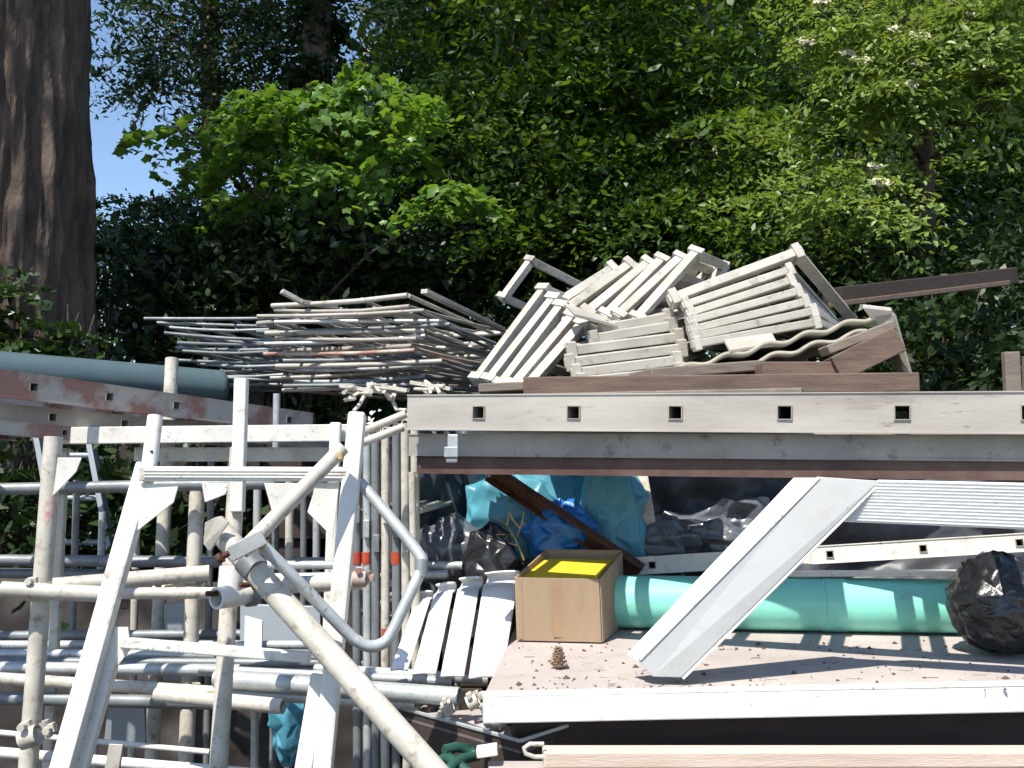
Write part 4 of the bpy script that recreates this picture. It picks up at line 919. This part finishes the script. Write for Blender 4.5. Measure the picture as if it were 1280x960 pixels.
MB().tube(P(302, 690, 1.9), P(428, 560, 2.02), .0152, n=18).build("barrel", M["cream"], T)
MB().tube(P(426, 566, 2.0), P(426, 574, 2.0), .006, n=8, hollow=False).build("rivet", M["drytwig"], T)
bent = [(326, 680, 1.9), (380, 735, 1.93), (432, 789, 1.96), (448, 802, 1.965), (464, 808, 1.97), (480, 803, 1.98), (490, 790, 1.985), (508, 752, 2.0), (524, 718, 2.02), (528, 704, 2.03), (522, 690, 2.04), (486, 645, 2.07), (450, 603, 2.1)]
pts = [P(*q) for q in bent]
sm_ = []
for i in range(len(pts) - 1):
    p0, p1, p2, p3 = pts[max(i-1, 0)], pts[i], pts[i+1], pts[min(i+2, len(pts)-1)]
    for k in range(5):
        t = k / 5; sm_.append(.5 * ((2*p1) + (p2 - p0)*t + (2*p0 - 5*p1 + 4*p2 - p3)*t*t + (3*p1 - p0 - 3*p2 + p3)*t**3))
sm_.append(pts[-1])
T = thing("bent_tube", "pale tube bent into a hooked loop right of the slanting white leg", "tube", pts[4])
MB().path(sm_, .0118, 12).build("barrel", M["galv"], T)
MB().tube(P(527, 700, 2.03), P(526, 722, 2.02), .0135, n=14).build("grip", M["steel"], T)
MB().tube(P(330, 676, 1.885), P(328, 686, 1.885), .005, n=8, hollow=False).build("rivet", M["drytwig"], T)

# horizontal poles of the scaffold
GH = "scaffold tubes laid across the uprights"
for lb, a, b_, r, m in (
    ("dark horizontal tube right under the white board at the left", (-30, 612, 3.15), (345, 604, 3.2), .019, "steel"),
    ("horizontal tube with an open end at the left edge, clamped to the pole", (2, 737, 2.62), (132, 743, 2.66), .0215, "cream"),
    ("shaded horizontal tube running between the leftmost pole and the tall thin pole", (62, 733, 2.98), (262, 716, 3.08), .0242, "cream"),
    ("pale horizontal tube just below the shaded one, right of the slanting leg", (62, 742, 2.9), (330, 741, 2.98), .017, "cream"),
    ("upper grey horizontal bar in the shade behind the leftmost pole", (-30, 700, 3.5), (420, 704, 3.45), .02, "steel"),
    ("lower grey horizontal bar in the shade behind the leftmost pole", (-30, 716, 3.55), (240, 719, 3.5), .018, "steel"),
    ("short galvanised tube ending beside the white leg with the pink coupler", (300, 735, 2.62), (452, 726, 2.6), .022, "cream"),
    ("galvanised tube behind the hooked loop, upper one", (330, 706, 3.0), (578, 707, 2.95), .0125, "galv"),
    ("galvanised tube behind the hooked loop, lower one", (330, 722, 2.98), (560, 718, 2.93), .0125, "galv")):
    post("scaffold_tube", lb, a, b_, r, M[m], "tube", group=GH)
GS = "loose tubes stacked low at the left"
tubes = [
 ("uppermost grey tube in the low stack, ending under the smaller frame rail", (-30, 795, 3.35), (400, 792, 3.3), .016, "steel"),
 ("grey tube second from the top of the low stack", (-30, 806, 3.3), (430, 806, 3.2), .014, "galv"),
 ("shiny tube at the left edge third from the top of the low stack", (-30, 817, 3.2), (270, 818, 3.15), .015, "galv"),
 ("dull tube at mid height of the low stack, passing behind the poles", (-30, 827, 3.15), (475, 829, 3.1), .014, "steel"),
 ("pale tube of the low stack that reaches farthest right", (395, 836, 2.9), (612, 849, 2.72), .015, "galv"),
 ("thin galvanised tube ending just right of the thick slanting tube", (250, 836, 2.95), (566, 852, 2.75), .012, "galv"),
 ("grey tube low in the stack starting at the left edge", (-30, 834, 3.05), (300, 838, 3.0), .018, "galv"),
 ("white tube crossing in front at the left edge of the low stack", (-30, 846, 2.85), (282, 866, 2.78), .0165, "cream"),
 ("fat galvanised tube with an open right end beside the clamps", (270, 848, 2.6), (574, 871, 2.45), .0225, "galv"),
 ("galvanised tube lying right under the fat one", (280, 866, 2.62), (520, 880, 2.5), .015, "galv"),
 ("short cream tube whose open end shows left of the twin legs", (196, 868, 2.62), (354, 883, 2.52), .019, "cream"),
 ("dark tube under the short cream one at the bottom of the stack", (-30, 872, 3.1), (330, 880, 3.0), .02, "steel"),
 ("thin white rod across the dark gap near the bottom left", (-30, 913, 2.9), (262, 940, 2.85), .008, "white"),
 ("pale tube at the very bottom left behind the poles", (-30, 938, 2.75), (330, 968, 2.7), .014, "white")]
for lb, a, b_, r, m in tubes: post("scaffold_tube", lb, a, b_, r, M[m], "tube", group=GS)

sheet("tarpaulin", "added dark brown backdrop standing in for shade behind the loose tubes", "tarpaulin", [(-60, 1010, 4.15), (500, 1010, 4.0), (500, 735, 4.1), (-60, 715, 4.25)], M["shade_sheet"], .05, 5, 4, 50, 24)  # dark backdrop added where only shade lies behind the tubes
GB = "thin uprights standing behind the scaffold"
for k, (lb, x0, y0, x1, y1, Y, r, m) in enumerate((
    ("thin grey upright just right of the leftmost pole", 96, 600, 86, 962, 3.6, .012, "steel"), ("thin grey upright behind the slanting white leg", 128, 640, 118, 962, 3.7, .012, "galv"),
    ("pale thin upright between the slanting leg and the tall pole", 172, 585, 164, 962, 3.75, .014, "cream"), ("thin grey upright left of the thick white pole", 264, 575, 258, 962, 3.55, .012, "steel"),
    ("first thin upright right of the thick white pole", 322, 600, 318, 962, 3.5, .014, "galv"), ("second thin upright right of the thick white pole", 345, 590, 341, 962, 3.6, .013, "steel"),
    ("third thin upright right of the thick white pole", 362, 600, 360, 962, 3.45, .014, "cream"), ("fourth thin upright right of the thick white pole", 380, 590, 378, 962, 3.6, .012, "steel"), ("thin upright hidden beside the right leg of the front trestle", 396, 600, 394, 962, 3.5, .013, "galv"))):
    post("thin_upright", lb, (x0, y0, Y), (x1, y1, Y), r, M[m], "pole", extend=.5, group=GB)
# couplers
def coupler(label, px, py, Y, s=1.0, m="cream", rot=0.0, tubeend=False, rusty=False):
    c = P(px, py, Y); T = thing("scaffold_coupler", label, "coupler", c - Vector((0, 0, .03 * s)))
    X = Vector((math.cos(rot), 0, math.sin(rot))); Zv = Vector((-math.sin(rot), 0, math.cos(rot)))
    MB().tube(c - Zv * .022 * s, c + Zv * .022 * s, .031 * s, n=14, wall=.005).build("jaw", M[m], T)
    c2 = c + Vector((0, -.045 * s, 0)); MB().tube(c2 - X * .022 * s, c2 + X * .022 * s, .027 * s, n=14, wall=.004).build("jaw", M[m], T)
    for q, dv in ((c + X * .035 * s, Zv), (c2 + Zv * .032 * s, X)):
        lg = MB().beam(q - dv * .012 * s, q + dv * .012 * s, .018 * s, .02 * s).build("lug", M[m], T, .002)
        MB().tube(q - Vector((0, .03 * s, 0)), q + Vector((0, .02 * s, 0)), .006 * s, n=8, hollow=False).tube(q - Vector((0, .034 * s, 0)), q - Vector((0, .022 * s, 0)), .0105 * s, n=6, hollow=False).build("bolt", M["rust" if rusty else m], lg)
coupler("coupler joining the leftmost pole and the open ended tube", 50, 737, 2.68, .9)
coupler("heavy coupler low on the leftmost pole near the bottom edge", 48, 915, 2.64, 1.0, rot=.3)
coupler("coupler on the tall thin pole with a rusty bolt", 205, 738, 3.2, .85, rusty=True)
coupler("coupler on the third pole at the shaded tube", 244, 722, 3.18, .85)
coupler("coupler on the third pole near the low tube stack", 240, 862, 3.12, .8)
coupler("pinkish coupler at the end of the short tube right of the white leg", 452, 722, 2.58, .75, "redalu")
coupler("loose coupler at the right end of the fat galvanised tube", 592, 874, 2.38, .6, rot=.5)
coupler("loose coupler lying in the tray nearest the deck corner", 612, 884, 2.30, .55, rot=1.1)
coupler("loose coupler in the tray left of the others", 560, 884, 2.42, .55, rot=2.0)
T = thing("tube_coupler", "white tube stub with an open end coupled across the thick white pole", "coupler", P(290, 760, 2.25))
MB().tube(P(270, 748, 2.22), P(312, 742, 2.30), .024, n=18, wall=.005).build("stub", M["white"], T)
MB().tube(P(290, 708, 2.27), P(287, 742, 2.26), .0275, n=18, wall=.004).build("sleeve", M["white"], T)
MB().tube(P(300, 731, 2.24), P(330, 730, 2.28), .006, n=8, hollow=False).tube(P(316, 731, 2.23), P(322, 731, 2.235), .012, n=6, hollow=False).build("bolt", M["rust"], T)
MB().tube(P(258, 742, 2.22), P(272, 742, 2.24), .006, n=8, hollow=False).build("bolt", M["rust"], T)
MB().tube(P(309, 743, 2.285), P(318, 742, 2.30), .028, n=18, wall=.004).build("collar", M["steel"], T)

# upright frames packed side by side, seen edge on
GV = "steel frames packed upright behind the white leg"
up_lab = ["leftmost", "second", "third", "fourth", "fifth", "sixth", "rightmost"]
rr = random.Random(21)
for k in range(7):
    x = 446 + k * 12.2; Y = 2.92 - .012 * k; T = thing("upright_hurdle", f"{up_lab[k]} upright steel frame in the row behind the bent tube", "frame", P(x, 985, Y), GV)
    mm = M[("steel", "galv", "steel", "cream", "steel", "cream", "cream")[k]]
    topy = 552 - k * 4.6
    near0, near1 = P(x + rr.uniform(-1, 1), topy, Y), P(x + rr.uniform(-2, 2), 985, Y)
    back = Vector((.02 + .01 * k, .62, 0))
    MB().tube(near0, near1, .0125, n=12).build("post", mm, T); MB().tube(near0 + back, near1 + back, .0125, n=12).build("post", mm, T)
    MB().tube(near0, near0 + back, .012, n=12).build("top_tube", mm, T)
    for py in (640, 770, 900): MB().tube(P(x, py + rr.uniform(-6, 6), Y), P(x, py, Y) + back, .009, n=8).build("cross_tube", mm, T)
    if k in (0, 1, 3, 4): 
        py = (690, 690, 785, 690)[(0, 1, 3, 4).index(k)]; MB().tube(P(x, py, Y), P(x, py + 15, Y), .0140, n=12).build("paint_band", M["redband"], T)
    q = P(x, 632 + 18 * (k % 3), Y - .018); MB().beam(q, q + Vector((0, 0, -.05)), .018, .02, up=(0, -1, 0)).build("catch", mm, T, .002)
for lb, a, b_ in (("upper pale tube bridging the upright frames to the ladder stack", (440, 545, 2.7), (506, 518, 2.75)), ("lower pale tube bridging the upright frames to the ladder stack", (446, 556, 2.68), (504, 534, 2.72))):
    post("scaffold_tube", lb, a, b_, .0115, M["cream"], "tube")
post("scaffold_tube", "pale upright tube just left of the navy tarpaulin", (515, 590, 2.75), (517, 720, 2.75), .0095, M["cream"], "tube")

# grey panels, blue bag, green hose, tray and odds and ends
for lb, q, m in (("grey panel standing behind the thick slanting tube", [(300, 755, 3.3), (400, 758, 3.3), (402, 860, 3.25), (300, 860, 3.25)], "panel"), ("white lit panel standing between the two grey panels", [(306, 770, 3.2), (328, 776, 3.2), (326, 850, 3.15), (304, 850, 3.15)], "whiteplain"), ("bluish panel behind the third upright pole", [(205, 755, 3.5), (240, 752, 3.5), (240, 850, 3.5), (205, 850, 3.5)], "panel"), ("plain panel low behind the slanting white leg", [(135, 880, 3.4), (180, 870, 3.4), (182, 930, 3.4), (130, 925, 3.4)], "panel")):
    tag(MB().plate([P(*x) for x in q], .012, (0, -1, 0)).build("metal_sheet", M[m], None, .002), lb, "panel")
bag("blue plastic bag low down behind the twin white legs", 362, 900, 3.0, (.06, .06, .11), M["teal"], 11.1)
tag(MB().path([P(555, 938, 2.1), P(570, 934, 2.12), P(590, 936, 2.14), P(596, 945, 2.12), P(580, 948, 2.08), P(566, 955, 2.05), P(556, 968, 2.03)], .0105, 10).path([P(548, 952, 2.12), P(560, 946, 2.1), P(576, 958, 2.06), P(590, 970, 2.04)], .011, 10).build("garden_hose", M["hose"]), "dark green hose curled at the bottom edge left of the board", "hose")
T = thing("metal_tray", "shallow tray of fittings, its sides coloured as shade, below the deck's left corner", "tray", P(600, 950, 2.2))
tr = [P(498, 884, 2.55), P(650, 926, 2.13), P(724, 902, 2.18), P(600, 876, 2.6)]
MB().plate([q - Vector((0, 0, .02)) for q in tr], .006, (0, 0, 1)).build("floor_plate", M["deck"], T)
for k in range(2):
    a_, b_ = tr[k], tr[k + 1]; MB().plate([a_, b_, b_ - Vector((0, 0, .10)), a_ - Vector((0, 0, .10))], .004, ((-.6, -.8, 0) if k == 0 else (.3, -.95, 0))).build("side", M["darkwood"], T)  # dark material stands in for shadow on the tray's sides
    MB().beam(a_, b_, .008, .008).build("rim", M["galv"], T, .002)
for k, (px, py, Y, lb) in enumerate(((618, 905, 2.28, "small bright fitting in the tray nearest its front corner"), (645, 902, 2.22, "rusty fitting in the tray beside the front corner"), (672, 900, 2.2, "middle metal fitting in the tray under the deck rail"), (700, 899, 2.19, "last fitting in the tray toward the right"))):
    mb = MB(); c = P(px, py, Y); mb.beam(c - Vector((.022, 0, 0)), c + Vector((.022, .01, .004)), .03, .014); mb.tube(c + Vector((-.01, -.014, .006)), c + Vector((.012, -.014, .008)), .009, n=8); mb.tube(c + Vector((.012, 0, -.01)), c + Vector((.012, 0, .016)), .006, n=6, hollow=False)
    tag(mb.build("metal_fitting", M["rust" if k == 1 else "alu"], None, .001), lb, "fitting")
tag(MB().beam(P(146, 930, 2.5), P(138, 975, 2.48), .035, .012, up=(0, -1, 0)).build("flat_bar", M["aludark"], None, .002), "short grey flat bar standing at the bottom left between the legs", "bar")
tag(MB().beam(P(596, 940, 2.05), P(622, 936, 2.05), .04, .016).build("metal_block", M["white"], None, .002), "small white block at the left end of the bottom board", "block")
